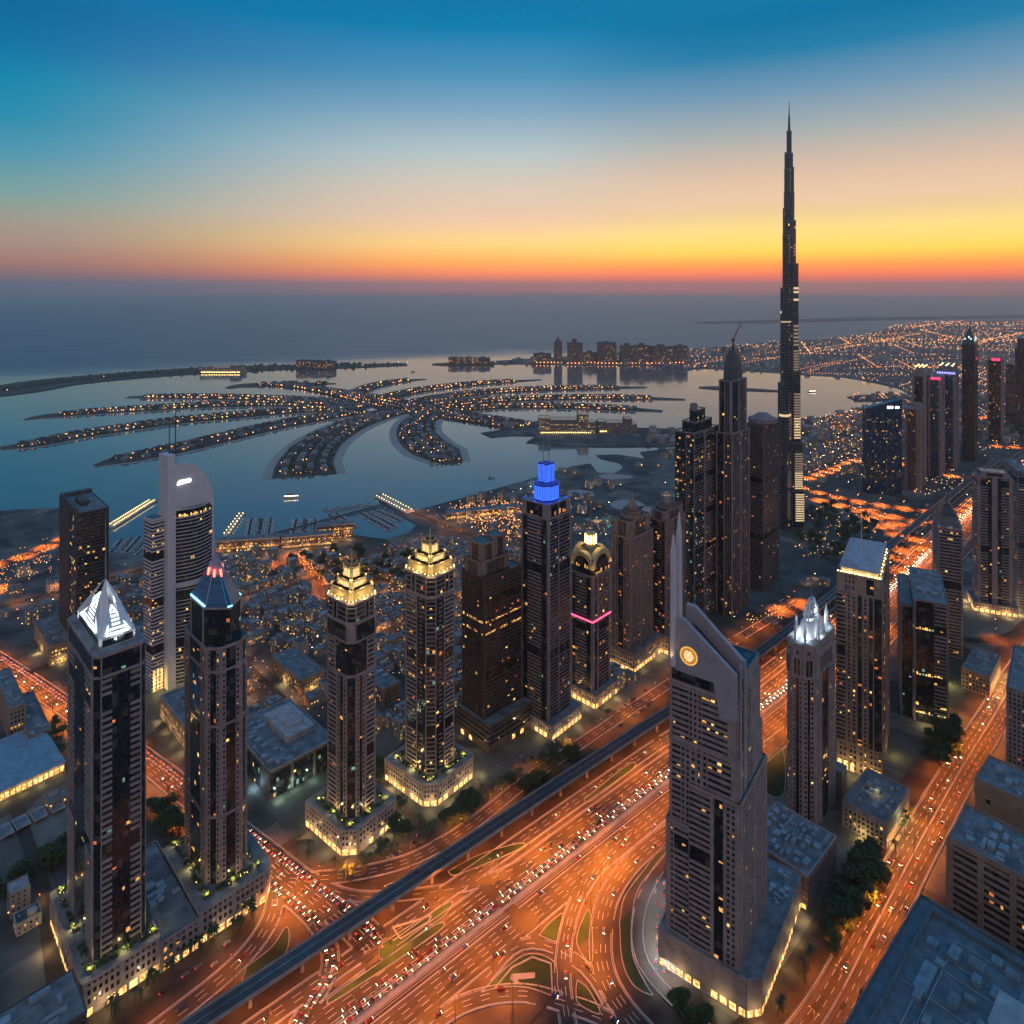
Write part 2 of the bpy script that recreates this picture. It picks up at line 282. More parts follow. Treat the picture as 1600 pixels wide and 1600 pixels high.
for k, (pts, w, houses) in enumerate(FRONDS):
    P, Lf, Rt = ribbon_poly(GP(pts), w)
    tag(sheet('island', Lf+Rt[::-1], .1*k, isl, 3), kind='structure')
    if houses and k not in (12,):       # a paler beach ring a little lower than the frond
        w2 = [x+(46 if k in (5, 6) else 24) for x in (w if isinstance(w, list) else [w])]; P2, L2, R2 = ribbon_poly(GP(pts), w2)
        tag(sheet('beach', L2+R2[::-1], -1.2-.02*k, mat('beach_sand', (.42, .38, .32), .95, var=.15), 2), kind='structure')
    HS.append((P, w, k))
# ------------------------------------------------------------------ roads
ROADS = []    # (points, half width) for keeping buildings off
ZR = [0.10]
MK = MB(); KB = MB(); KQ = []
def off(P, d_):
    out = []
    for i, p in enumerate(P):
        t_ = (P[min(i+1, len(P)-1)]-P[max(i-1, 0)]); t_.z = 0; t_.normalize(); out.append(p+Vector((t_.y, -t_.x, 0))*d_)
    return out        # +d = to the right of travel
def strip(mb, P, d0, d1, z, zt=None):
    A, B = off(P, d0), off(P, d1)
    for i in range(len(P)-1):
        if zt is None: mb.face([(*A[i].xy, z), (*B[i].xy, z), (*B[i+1].xy, z), (*A[i+1].xy, z)][::1])
        else:
            q = [A[i], B[i], B[i+1], A[i+1]]; mb.prism([(p.x, p.y) for p in q], z, zt)
def resample(P, step):
    out = [P[0].copy()]; acc = 0; tg = step
    for i in range(len(P)-1):
        a, b_ = P[i], P[i+1]; l = (b_-a).length
        while acc+l >= tg: out.append(a.lerp(b_, (tg-acc)/l)); tg += step
        acc += l
    return out
def road(name, px, w, m=None, lanes=0, off_neg=False, kerb=True, dash=True, world=False, streak_lines=(), step=8):
    P = resample(catmull(px if world else GP(px), 12), step); z = ZR[0]; ZR[0] += .012
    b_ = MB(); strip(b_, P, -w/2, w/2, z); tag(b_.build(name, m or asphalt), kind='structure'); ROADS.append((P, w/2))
    if kerb: KQ.append((P, w, z, lanes, len(ROADS)-1))
    if lanes:
        lw = (w-2)/lanes; Q = resample(P, 2)
        for k in range(1, lanes):
            d_ = -w/2+1+k*lw
            if name == 'highway' and (k >= 4 if off_neg else k <= 1): strip(MK, P, d_-.16, d_+.16, z+.05); continue  # unbroken lane lines by the median double as painted light streaks
            for i in range(0, len(Q)-4, 6):
                strip(MK, Q[i:i+4], d_-.16, d_+.16, z+.05)
        for d_ in tuple(streak_lines): strip(MK, P, d_-.13, d_+.13, z+.05)
    return P
A0 = G(556, 1600); dirH = Vector((math.sin(R(49.7)), math.cos(R(49.7)), 0))
hw_pts = [A0-dirH*420, A0-dirH*200, A0, G(1040, 1225), A0+dirH*620, G(1514, 808), G(1600, 729), G(1600, 729)+Vector((900, 840, 0)), G(1600, 729)+Vector((3000, 3300, 0))]
HWL = catmull(hw_pts, 16); HWL = resample(HWL, 8)
for sgn in (-1, 1):
    P = off(HWL, sgn*13.6)
    road('highway', P, 24.5, asphalt, lanes=6, world=True, off_neg=sgn < 0, streak_lines=((5.8, 7., 9.6, 10.8) if sgn < 0 else (-9.8, -7.)), step=8)  # extra white lines by the median stand in for traffic light trails
strip(KB, HWL, -.9, .9, .1, 1.1)                                                  # median barrier
for sgn, o_ in ((-1, 38), (1, 36)):
    P = [p for p in off(HWL, sgn*o_) if (p-A0).length < 2600 and (p.y > 640 or sgn < 0)]
    road('service_road', P, 13, asph2, lanes=3, world=True)
# right-hand boulevard
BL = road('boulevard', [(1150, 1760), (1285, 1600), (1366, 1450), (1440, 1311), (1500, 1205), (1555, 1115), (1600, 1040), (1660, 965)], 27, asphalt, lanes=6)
strip(KB, BL, -.6, .6, .15, .5)
# cross street sinking under the viaduct
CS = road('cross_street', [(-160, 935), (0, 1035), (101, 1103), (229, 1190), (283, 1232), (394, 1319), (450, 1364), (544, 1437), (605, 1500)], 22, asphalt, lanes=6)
road('ramp_road', [(380, 1352), (440, 1395), (490, 1440), (514, 1482), (512, 1525), (480, 1578), (440, 1640)], 11, asph2, lanes=3)
road('ramp_road', [(100, 1720), (250, 1605), (345, 1530), (395, 1480), (425, 1430), (428, 1385), (400, 1345)], 13, asph2, lanes=3)
road('ramp_road', [(404, 1322), (440, 1372), (500, 1372), (570, 1363), (650, 1340), (735, 1290), (830, 1215), (940, 1140), (1040, 1072), (1150, 1000), (1250, 940)], 12, asph2, lanes=3)
road('ramp_road', [(430, 1345), (480, 1368), (530, 1395), (590, 1402), (690, 1392), (765, 1374), (850, 1332), (950, 1270)], 9, asph2, lanes=2)
RA = road('ramp_road', [(1120, 1255), (1040, 1305), (985, 1352), (950, 1405), (939, 1460), (944, 1520), (975, 1578), (1040, 1650)], 15, asph2, lanes=4)
RB = road('ramp_road', [(985, 1300), (940, 1350), (905, 1400), (886, 1455), (879, 1520), (886, 1590), (900, 1660)], 10, asph2, lanes=3)
RC = road('ramp_road', [(760, 1528), (800, 1484), (835, 1474), (878, 1488), (918, 1518), (950, 1565), (985, 1640)], 8, asph2, lanes=2)
RD = road('ramp_road', [(620, 1660), (690, 1590), (752, 1560), (820, 1553), (880, 1568), (945, 1592), (1010, 1640)], 11, asph2, lanes=3)
RE = road('ramp_road', [(1100, 1290), (1040, 1346), (1008, 1398), (996, 1450), (1002, 1498), (1030, 1540), (1070, 1578), (1120, 1625)], 7, paving, lanes=0)
# grass wedges between the ramps
def islet(px, z=.32, label=None):
    P = [p for p in catmull(GP(px)+[G(*px[0])], 4)][:-1]
    tag(sheet('grass', P, z, grass, .3), kind='structure'); c = sum(P, Vector())/len(P)
    for i in range(len(P)):
        a, q = P[i], P[(i+1) % len(P)]; KB.bar((a.x, a.y, z), (q.x, q.y, z), .55)
def inner(px, z=.45, w=.9):
    P = GP(px)
    for i in range(len(P)-1): KB.bar((P[i].x, P[i].y, z), (P[i+1].x, P[i+1].y, z), w)
islet([(592, 1478), (700, 1411), (697, 1428), (662, 1455), (600, 1500)]); inner([(614, 1450), (674, 1432), (670, 1441), (626, 1468), (614, 1450)])
islet([(512, 1562), (600, 1500), (680, 1446), (690, 1452), (610, 1508), (520, 1566)])
islet([(752, 1551), (792, 1512), (828, 1491), (866, 1504), (871, 1540), (872, 1559), (826, 1544), (785, 1543)]); inner([(772, 1547), (800, 1513), (832, 1497), (861, 1507), (863, 1552)])
islet([(842, 1462), (860, 1442), (880, 1428), (873, 1460), (868, 1472)]); islet([(905, 1450), (920, 1422), (926, 1470), (924, 1506), (908, 1490), (901, 1470)])
islet([(902, 1532), (920, 1548), (938, 1585), (905, 1570), (900, 1550)]); islet([(968, 1440), (976, 1402), (1002, 1366), (1040, 1318), (1038, 1338), (1000, 1385), (988, 1430), (988, 1490), (1010, 1540), (1020, 1556), (990, 1540), (972, 1500)])
islet([(385, 1512), (425, 1480), (446, 1450), (452, 1462), (446, 1490), (420, 1515), (380, 1536)]); islet([(700, 1362), (752, 1335), (812, 1318), (815, 1325), (760, 1350), (712, 1368)]); islet([(912, 1250), (980, 1196), (990, 1200), (926, 1250)])
islet([(1188, 1195), (1222, 1170), (1225, 1240), (1196, 1238)]); islet([(600, 1385), (655, 1365), (680, 1358), (672, 1368), (620, 1390)])
# the figure laid out in pale edging on the triangular lawn
b = MB()
for q in ([(797, 1531), (799, 1524), (804, 1523), (836, 1521), (836, 1529), (808, 1532), (812, 1537), (806, 1538)],):
    P = GP(q); b.prism([(p.x, p.y) for p in P][::-1] if sum(P[i].x*P[(i+1) % len(P)].y-P[(i+1) % len(P)].x*P[i].y for i in range(len(P))) < 0 else [(p.x, p.y) for p in P], .4, .8)
tag(b.build('ground_numeral', kerbm), 'pale stone number one laid on the triangular lawn between curved ramps', 'ground numeral')
# distant red roads
for px, w in (([(1180, 742), (1250, 762), (1330, 782), (1420, 796), (1520, 808), (1620, 812)], 24), ([(1250, 775), (1320, 792), (1400, 818), (1436, 850), (1428, 880), (1380, 905)], 16), ([(1250, 752), (1300, 735), (1353, 718), (1460, 735), (1520, 760)], 12),
        ([(1330, 790), (1430, 815), (1480, 815), (1545, 770)], 12), ([(1530, 695), (1600, 700), (1690, 705)], 26), ([(1340, 800), (1400, 835), (1410, 870), (1370, 890)], 10), ([(-60, 892), (0, 882), (60, 860), (110, 838), (180, 818)], 14), ([(-60, 935), (20, 915), (90, 888)], 12),
        ([(420, 900), (455, 868), (468, 880), (500, 915), (520, 960)], 14), ([(340, 862), (420, 858), (500, 850), (560, 843)], 10), ([(600, 1200), (640, 1160), (720, 1110)], 12), ([(229, 1180), (260, 1130), (330, 1070), (420, 1010)], 10), ([(1505, 1000), (1560, 1000), (1600, 985)], 14),
        ([(1290, 668), (1360, 660), (1460, 640)], 14), ([(1500, 660), (1600, 640)], 16), ([(1180, 960), (1240, 950), (1300, 920)], 8)):
    road('road', px, w, asph2, lanes=0, kerb=False, step=20)
strip_side = [p for p in off(BL, -24)]
road('pavement', strip_side, 18, paving, world=True, kerb=False)
th0 = R(45); gx, gy = Vector((math.sin(th0), math.cos(th0), 0)), Vector((-math.cos(th0), math.sin(th0), 0)); CST = []; cc = G(560, 1010)
for k in range(-4, 5, 2): CST.append([cc+gy*k*112-gx*330, cc+gy*k*112+gx*10, cc+gy*k*112+gx*380])
for k in range(-3, 5, 2): CST.append([cc+gx*k*118-gy*420, cc+gx*k*118, cc+gx*k*118+gy*430])
for P_ in CST: road('street', [p for p in P_], 9, asph2, lanes=0, world=True, kerb=False, step=14)
# paved base of the interchange and the plots near the towers
for px in ([(180, 1720), (80, 1600), (60, 1440), (280, 1290), (440, 1360), (700, 1310), (1040, 1060), (1200, 960), (1300, 930), (1320, 1010), (1190, 1180), (1200, 1240), (1060, 1300), (1050, 1400), (1130, 1660)],):
    tag(sheet('forecourt', GP(px), .06, paving), kind='structure')
_h = {}
for ri, (P, hw) in enumerate(ROADS):
    for p in P:
        for i in (-1, 0, 1):
            for j in (-1, 0, 1): _h.setdefault((int(p.x//18)+i, int(p.y//18)+j), []).append((p.x, p.y, hw, ri))
def covered(q, ri): return any(r != ri and (q.x-a)**2+(q.y-c)**2 < (w-.2)**2 for a, c, w, r in _h.get((int(q.x//18), int(q.y//18)), ()))
for P, w, z, lanes, ri in KQ:
    for s_ in (-1, 1):
        mid = off(P, s_*(w/2+.3)); A_, B_ = (w/2, w/2+.7) if s_ > 0 else (-w/2-.7, -w/2)
        for i in range(len(P)-1):
            if covered((mid[i]+mid[i+1])/2, ri): continue
            strip(KB, P[i:i+2], A_, B_, z, z+.5)
            if lanes: strip(MK, P[i:i+2], s_*(w/2-.7)-.14, s_*(w/2-.7)+.14, z+.05)
tag(MK.build('road_markings_and_streaks', paint), kind='structure'); tag(KB.build('kerb', kerbm), kind='structure')
# ================================================================== TOWERS
FOOT = []       # world-space footprints (centre, radius) kept clear of houses
class Facade:
    """collects stone relief, glazing and lit panes of one building"""
    def __init__(s, seed): s.st = MB(); s.gl = MB(); s.lit = []; s.r = random.Random(seed); s.gap = s.r.choice((13, 16, 19, 23))
    def ebox(s, p, t, n, a, b, z0, z1, out, inn=-.1):
        c = [p+t*a+n*inn, p+t*a+n*out, p+t*b+n*out, p+t*b+n*inn]
        s.st.prism([(q.x, q.y) for q in c], z0, z1, 0, True)
    def run(s, poly, z0, z1, styles, fh=4., plit=.05, cols=('w', 'w', 'w', 'y', 'r', 'c'), top=True, topw=1.4, proud=.5, band=.45, litfloors=()):
        n_ = len(poly); nf = max(1, round((z1-z0)/fh)); fh = (z1-z0)/nf
        s.gl.prism(poly, z0, z1-.01)
        for i in range(n_):
            st = styles[i % len(styles)]
            if not st: continue
            p = Vector((*poly[i], 0)); q = Vector((*poly[(i+1) % n_], 0)); t = q-p; ln = t.length
            if ln < .5: continue
            t /= ln; n = Vector((t.y, -t.x, 0)); toks = [(k[0], float(k[1:] or 1)) for k in st.split()]; tot = sum(w for _, w in toks); a = 0
            if top: s.ebox(p, t, n, 0, ln, z1-topw, z1+.6, proud+.12)
            for typ, w in toks:
                w = w/tot*ln; b_ = a+w
                if typ == 'S': s.ebox(p, t, n, a, b_, z0, z1-topw+.1, proud+.05)
                elif typ in 'BLCW':
                    h = {'B': band, 'L': .2, 'C': band, 'W': .42}[typ]; o_ = {'B': proud, 'L': proud*.6, 'C': proud+1.2, 'W': proud*.6}[typ]
                    for k in range(nf):
                        zz = z0+k*fh
                        if zz > z1-topw-.5: break
                        if nf > 24 and k % s.gap in (s.gap-1, s.gap-2) and typ in 'BL': continue
                        s.ebox(p, t, n, a, b_, zz, zz+fh*h, o_)
                    if typ == 'W':
                        nb = max(1, round(w/3.4)); bw = w/nb
                        for k in range(nb+1):
                            c = a+k*bw; s.ebox(p, t, n, max(a, c-bw*.22), min(b_, c+bw*.22), z0, z1-topw, proud*.6+.05)
                elif typ == 'V':
                    nb = max(1, round(w/3.)); bw = w/nb
                    for k in range(nb+1): c = a+k*bw; s.ebox(p, t, n, max(a, c-.35), min(b_, c+.35), z0, z1-topw, proud*.8)
                if typ not in 'S':
                    wb = 3.4 if typ == 'W' else 2.8; nb = max(1, round(w/wb)); bw = w/nb
                    lo = {'B': band, 'L': .2, 'C': band, 'W': .42, 'G': .2, 'V': .2}[typ]; mg = .24 if typ == 'W' else .06
                    for k in range(nf):
                        if z0+k*fh > z1-topw-fh: break
                        pl = plit*s.r.choice((.1, .2, .4, .7, 2.))
                        if k in litfloors: pl = .8
                        for j in range(nb):
                            if s.r.random() < pl:
                                x0 = a+(j+mg)*bw; x1 = a+(j+1-mg)*bw; za = z0+k*fh+fh*lo+.15; zb = z0+(k+1)*fh-.25
                                zb = za+(zb-za)*s.r.choice((.45, .7, 1)); xm = s.r.choice((0, 0, .3)); x0 += (x1-x0)*xm*s.r.random(); x1 -= (x1-x0)*xm
                                o2 = n*.09
                                s.lit.append(([(p+t*x0+o2).to_tuple()[:2]+(za,), (p+t*x1+o2).to_tuple()[:2]+(za,), (p+t*x1+o2).to_tuple()[:2]+(zb,), (p+t*x0+o2).to_tuple()[:2]+(zb,)], s.r.choice(cols), n))
                a = b_
    def finish(s, root, stone_m, glass_m, maxlit=100, names=('facade', 'glazing')):
        MM = {'w': W_warm, 'y': W_yel, 'r': W_red, 'c': W_cool}
        s.st.build(names[0], stone_m, root); s.gl.build(names[1], glass_m, root)
        mw = Matrix.Translation(root.location) @ Matrix.Rotation(root.rotation_euler.z, 4, 'Z'); r3 = mw.to_3x3()
        front, back = [], []
        for q, c, n in s.lit:
            w = mw @ Vector(q[0]); see = (r3 @ n).dot(Vector((0, 0, w.z))-Vector((w.x, w.y, w.z))) > 0 and inframe(w)
            (front if see else back).append((q, c))
        s.r.shuffle(front)
        for q, c in front[:maxlit]:
            b = MB(); b.face(q); b.build('lit_window', MM[c], root)
        rest = front[maxlit:]+back
        for grp in (rest,):
            if grp:
                b = MB()
                for q, c in grp: b.face(q, 'wyrc'.index(c))
                tag(b.build('lit_window', [W_warm, W_yel, W_red, W_cool], root), kind='stuff')
class Tower:
    def __init__(s, name, label, cat, uc, vc, uL, uR, vt, th, group=None):
        P = G(uc, vc); th = R(th); Bd = Vector((math.sin(th), math.cos(th), 0)); Ad = Vector((-math.cos(th), math.sin(th), 0))
        def solve(u, D): k = (u-800)/F; return (k*P.y-P.x)/(D.x-k*D.y)
        s.a = abs(solve(uL, Ad)); s.b = abs(solve(uR, Bd)); s.a = min(s.a, 90); s.b = min(s.b, 90)
        s.ht = H-(vt-V0)/F*P.y; s.P = P; c = P+Ad*s.a/2+Bd*s.b/2; s.c = c; s.rz = math.pi/2-th
        s.root = empty(name, c, s.rz, label, cat, group); s.F = Facade(hash((uc, vc)) & 0xffff)
        FOOT.append((c.x, c.y, math.hypot(s.a, s.b)/2+6)); s.ppm = F/P.y
    def z(s, v): return H-(v-V0)/F*(s.c.y)          # height seen at row v above the tower's middle
    def rect(s, i=0.): return rect(-s.b/2+i, s.b/2-i, -s.a/2+i, s.a/2-i)
    def oct(s, c, i=0.):
        x, y = s.b/2-i, s.a/2-i; return [(-x+c, -y), (x-c, -y), (x, -y+c), (x, y-c), (x-c, y), (-x+c, y), (-x, y-c), (-x, -y+c)]
    def part(s, name, mb, m): return mb.build(name, m, s.root)
    def roofing(s, poly, z, n=5, par=1.2):
        b = MB(); b.prism(poly, z-.3, z+.05); s.part('roof', b, roofm)
        r = s.F.r; xs = [p[0] for p in poly]; ys = [p[1] for p in poly]
        for k in range(n):
            w, l, h = r.uniform(2, 6), r.uniform(2, 6), r.uniform(1.2, 3.2); x = r.uniform(min(xs)+l, max(xs)-l)*.8; y = r.uniform(min(ys)+l, max(ys)-l)*.8
            bb = MB(); bb.box((x, y, z+.05), (w, l, h)); bb.box((x, y, z+.05+h), (w*.6, w*.6, .35)); s.part('air_conditioner', bb, ducts)
    def mast(s, x, y, z0, z1, r=.8, m=None, name='mast'):
        b = MB(); b.cyl((x, y), r, z0, z0+(z1-z0)*.5, r*.7, 8); b.cyl((x, y), r*.65, z0+(z1-z0)*.5, z1, r*.2, 8); s.part(name, b, m or steel)
    def lamp(s, x, y, z, e, col=(1, .7, .35), aim=None, ang=90):
        l = bpy.data.lights.new('lamp_light', 'POINT' if aim is None else 'SPOT'); l.energy = e; l.color = col; l.shadow_soft_size = .5
        o = bpy.data.objects.new('lamp_light', l); COL.objects.link(o); o.parent = s.root; o.location = (x, y, z)
        if aim is not None: l.spot_size = R(ang); l.spot_blend = .6; o.rotation_euler = (Vector((x, y, z))-Vector(aim)).to_track_quat('Z', 'Y').to_euler()
    def podium(s, poly, h, stm, glow_floor=True, fh=5., litp=.25, style='S.6 W6 S.6 W6 S.6', garden=True, nl=4, le=2500, maxshop=60):
        f = Facade(hash((h, len(poly), s.a)) & 0xffff); f.run(poly, 6.2, h, [style], fh, litp*.4, ('w', 'y', 'w'), True, 1., .5)
        f.st.build('podium_wall', stm, s.root); f.gl.build('podium_glazing', glass, s.root); base = MB(); base.prism(poly, 0, 6.2); base.build('podium_base', stm, s.root)
        b = MB(); ct = 0
        MM = {'w': W_warm, 'y': W_yel}
        for q, c, n in f.lit[:40]:
            b = MB(); b.face(q); b.build('podium_window', MM[c], s.root)
        for i in range(len(poly)):
            p = Vector((*poly[i], 0)); q = Vector((*poly[(i+1) % len(poly)], 0)); t = q-p; ln = t.length; t /= ln; n = Vector((t.y, -t.x, 0)); nb = max(1, round(ln/6))
            for k in range(nb):
                if f.r.random() < (.85 if glow_floor else .3) and ct < maxshop:
                    a0 = (k+.14)*ln/nb; a1 = (k+.86)*ln/nb; bb = MB(); o_ = n*.06
                    A, C = p+t*a0+o_, p+t*a1+o_; bb.face([(A.x, A.y, .6), (C.x, C.y, .6), (C.x, C.y, 5.), (A.x, A.y, 5.)]); bb.build('shop_window', shopm, s.root); ct += 1
            m_ = (p+q)/2+n*7
            for e_ in ((.25, .75) if ln > 30 else (.5,)):
                m_ = p+t*ln*e_+n*6; s.lamp(m_.x, m_.y, 5, le, (1, .68, .3))
        rb = MB(); rb.prism(poly, h-.2, h+.05); rb.build('podium_roof', roofm, s.root)
        if garden:       # planted terrace with small warm lights round the shaft
            g = MB(); lt = MB(); r = f.r; X, Y = s.b/2, s.a/2; rad = []
            for k in range(150):
                e_ = r.choice('xy'); sg = r.choice((-1, 1))
                if e_ == 'x': x, y = r.uniform(-X-5, X+5), sg*(Y+r.uniform(2, 5))
                else: x, y = sg*(X+r.uniform(2, 5)), r.uniform(-Y-5, Y+5)
                for j in range(12):
                    a_ = r.uniform(0, 6.28); c = Vector((x+r.uniform(-1.2, 1.2), y+r.uniform(-1.2, 1.2), h+r.uniform(.4, 2.4))); u = Vector((math.cos(a_), math.sin(a_), r.uniform(-.6, .6)))*.5; w = Vector((-math.sin(a_), math.cos(a_), r.uniform(-.6, .6)))*.5
                    g.face([c-u-w, c+u-w, c+u+w, c-u+w])
                if k % 3 == 0: lt.octa((x, y, h+1.), .28)
            tag(g.build('terrace_shrubs', leafm, s.root), kind='stuff'); tag(lt.build('terrace_light', lampy, s.root), kind='stuff')
            for sx, sy in ((-1, -1), (1, -1), (-1, 1)): s.lamp(sx*(X+3.5), sy*(Y+3.5), h+3, le*.6, (1, .68, .22))
            s.lamp(0, -Y-4, h+3, le*.6, (1, .68, .22)); s.lamp(-X-4, 0, h+3, le*.6, (1, .68, .22))
# ---- 1 tower with white crystal crown (left)
T = Tower('skyscraper', 'tallest dark tower at the far left front, white lit crystal crown and needle', 'skyscraper', 148, 1560, 105, 229, 1028, 45)
h = T.ht; f = T.F
f.run(T.oct(3.2), 0, h-14, ['S.25 B2.2 G4 B2.2 S.25', 'G1', 'S.2 B1 G2 B1 S.2', 'G1', 'S.3 B2 G4 B2 S.3', 'G1', 'S.25 B1.6 G3 B1.6 S.5', 'G1'], 4.1, .035, topw=1)
f.run(T.oct(3.2), h-14, h, ['S.3 G8 S.3', 'G1', 'S.3 G6 S.3', 'G1', 'S.3 G6 S.3', 'G1', 'S.3 G8 S.3', 'G1'], 4.1, .04, ('c', 'w'), topw=1.6)
f.finish(T.root, stone, glass); T.roofing(T.oct(3.6), h+.1, 3)
ap = T.z(903); X, Y = (T.b/2-3)*.86, (T.a/2-3)*.86; b = MB(); b.prism(rect(-X, X, -Y, Y), h, h+7); T.part('crown_base', b, pale)
b = MB(); b.prism(rect(-X*.86, X*.86, -Y-.1, Y+.1), h+1.2, h+5.4); b.prism(rect(-X-.1, X+.1, -Y*.86, Y*.86), h+1.2, h+5.4); T.part('crown_glazing', b, glass)
b = MB(); q = [(-X, 0), (0, -Y), (X, 0), (0, Y)]; c8 = [(-X, -Y), (0, -Y), (X, -Y), (X, 0), (X, Y), (0, Y), (-X, Y), (-X, 0)]; zc = h+7; zm = zc+(ap-zc)*.42
tipz = ap; inn = .34
for i in range(4):           # four folded sail roofs rising from the corners
    cx, cy_ = ((-1, -1), (1, -1), (1, 1), (-1, 1))[i]; nx, ny = ((1, -1), (1, 1), (-1, 1), (-1, -1))[i]
    A = (cx*X, cy_*Y, zc); m1 = (cx*X*.05 if i % 2 == 0 else cx*X, 0, 0)
    e0 = (cx*X, 0, zc+4); e1 = (0, cy_*Y, zc+4); k1 = (cx*X*.42, cy_*Y*.42, zm+3)
    b.face([A, (cx*X*.25, cy_*Y*.98, zc+1), (cx*X*.2, cy_*Y*.5, zm+6), k1]); b.face([A, k1, (cx*X*.5, cy_*Y*.2, zm+6), (cx*X*.98, cy_*Y*.25, zc+1)])
    b.face([k1, (cx*X*.2, cy_*Y*.5, zm+6), (0, 0, tipz)]); b.face([k1, (0, 0, tipz), (cx*X*.5, cy_*Y*.2, zm+6)])
T.part('crown_sails', b, mat('white_membrane', (.78, .8, .82), .35, .1, var=.06))
b = MB()
for cx, cy_ in ((0, -1), (-1, 0), (1, 0), (0, 1)):      # louvred triangular lights on each side
    for k in range(7):
        t0, t1 = k/7, (k+.5)/7; w0, w1 = (1-t0)*.62, (1-t1)*.62
        P0 = lambda w, t_: ((w*X if cy_ else cx*X*(1.02-.55*t_)), (w*Y if cx else cy_*Y*(1.02-.55*t_)), zc+1+(zm-zc)*1.1*t_)
        b.face([P0(-w0, t0), P0(w0, t0), P0(w1, t1), P0(-w1, t1)])
    b.bar(P0(-.66, 0), P0(0, 1), .8); b.bar(P0(.66, 0), P0(0, 1), .8); b.bar(P0(-.66, 0), P0(.66, 0), .8)
T.part('crown_light', b, glow('crown_white', (.75, .9, 1), 2.2, 'AUTO')); T.mast(0, 0, ap-2, T.z(800), .55)
for x, y in ((-X-3, -Y-3), (X+3, -Y-3), (-X-3, Y+3), (0, -Y-5), (-X-5, 0)): T.lamp(x, y, h+2, 2600, (.8, .93, 1), (x*.2, y*.2, zc+12), 80)
# shared long podium (with the neighbour) faces the service road
p1 = [(-T.b/2-9, -T.a/2-10), (T.b/2+5, -T.a/2-10), (T.b/2+5, T.a/2+6), (-T.b/2-9, T.a/2+6)]
T.podium(p1, 22, stone, le=2600)
L1 = T
# ---- 2 tower with the blue glass pyramid
T = Tower('skyscraper', 'dark glass tower with blue pyramid top and red beacons', 'skyscraper', 328, 1440, 284, 392, 962, 45)
h = T.ht; f = T.F; oc = T.oct(min(T.a, T.b)*.26)
f.run(oc, 0, h-26, ['S.5 W2 G5 W2 S.5', 'S.7 W2 G3 W2 S.7', 'S.5 W2 G5 W2 S.5', 'S1 G3 S1', 'S.5 W2 G5 W2 S.5', 'S1 G3 S1', 'S.5 W2 G5 W2 S.5', 'S1 W2 G4 W2 S1'], 3.9, .055)
f.run(T.oct(T.a*.24, 1.5), h-26, h, ['S.6 G6 S.6', 'G3', 'S.6 G6 S.6', 'G3', 'S.6 G6 S.6', 'G3', 'S.6 G6 S.6', 'G3'], 3.9, .02, topw=1)
for zz in (.32, .62, .8):
    q = T.oct(min(T.a, T.b)*.26, -.9); f.st.prism(q, h*zz, h*zz+1.3, 0, True)
f.finish(T.root, stone, glass); ap = T.z(868)
b = MB(); q = T.oct(T.a*.2, 2); b.cone(q, h+.6, (0, 0, ap)); T.part('pyramid_roof', b, glass_mat('pyramid_glass', (.02, .09, .17), .15, 40, 2.6, (.09, .16, .22)))
b = MB()
for i in range(8):
    a_, c_ = q[i], q[(i+1) % 8]; b.bar((*a_, h+.7), (0, 0, ap), .45)
T.part('pyramid_rib', b, steel)
b = MB(); zz = h+(ap-h)*.62; k = .4
b.prism([(x*.40, y*.40) for x, y in q], zz, zz+.5, 0, True); b.cone([(x*.385, y*.385) for x, y in q], zz+.5, (0, 0, ap+4)); T.part('pyramid_cap', b, mat('lilac_panel', (.3, .26, .36), .5))
rb = glow('red_beacon', (1, .08, .04), 9, 'AUTO')
for x, y in ((0, -1), (-1, 0), (1, 0), (-.72, -.72), (0, 1)):
    b = MB(); w = Vector((x, y)); b.bar((x*T.b*.19, y*T.a*.19, zz-1), (x*T.b*.16, y*T.a*.16, zz+4), 1.1); T.part('beacon', b, rb)
bl = glow('blue_tube', (.15, .55, 1), 7, 'AUTO')
for i in (0, 2, 4, 6):
    a_, c_ = Vector(q[i]), Vector(q[(i+1) % 8]); b = MB(); b.bar((*(a_.lerp(c_, .05)*1.03), h+1.4), (*(a_.lerp(c_, .95)*1.03), h+1.4), .7); T.part('light_tube', b, bl)
T.mast(0, 0, ap+2, T.z(825), .6)
for x, y in ((-T.b/2-2, -T.a/2-2), (T.b/2+2, -T.a/2-2), (-T.b/2-2, T.a/2)): T.lamp(x, y, h+2, 1500, (.15, .45, 1), (0, 0, h+16), 90)
T.podium([(-T.b/2-12, -T.a/2-13), (T.b/2+6, -T.a/2-13), (T.b/2+12, -T.a/2-6), (T.b/2+12, T.a/2+5), (-T.b/2-12, T.a/2+5)], 22, stone, le=2200)
L2 = T
# connecting wing between the two podiums
pA = L1.P.lerp(L2.P, 0)+Vector((0, 0, 0)); dd = Vector((math.sin(R(45)), math.cos(R(45)), 0))
wc = (L1.c+L2.c)/2; wl = (L2.c-L1.c).dot(dd)-(L1.b/2+5)-(L2.b/2+12)
wr = empty('podium_wing', wc+dd*((L1.b/2+5)-(L2.b/2+12))/2, R(45), 'low shopping wing with lit ground floor between the crystal and pyramid towers', 'building')
Fc = Facade(5); hh = wl/2-.1; ps = rect(-hh, hh, -L1.a/2-9, L1.a/2+8); Fc.run(ps, 0, 20, ['S.5 W5 S.5 W5 S.5 W5 S.5'], 5, .2, ('w', 'y')); Fc.finish(wr, stone, glass, 40)
b = MB(); b.prism(rect(-hh+1, hh-1, -L1.a/2-8, L1.a/2+7), 20, 20.1); b.build('roof', roofm, wr); FOOT.append((wr.location.x, wr.location.y, 30))
b = MB()
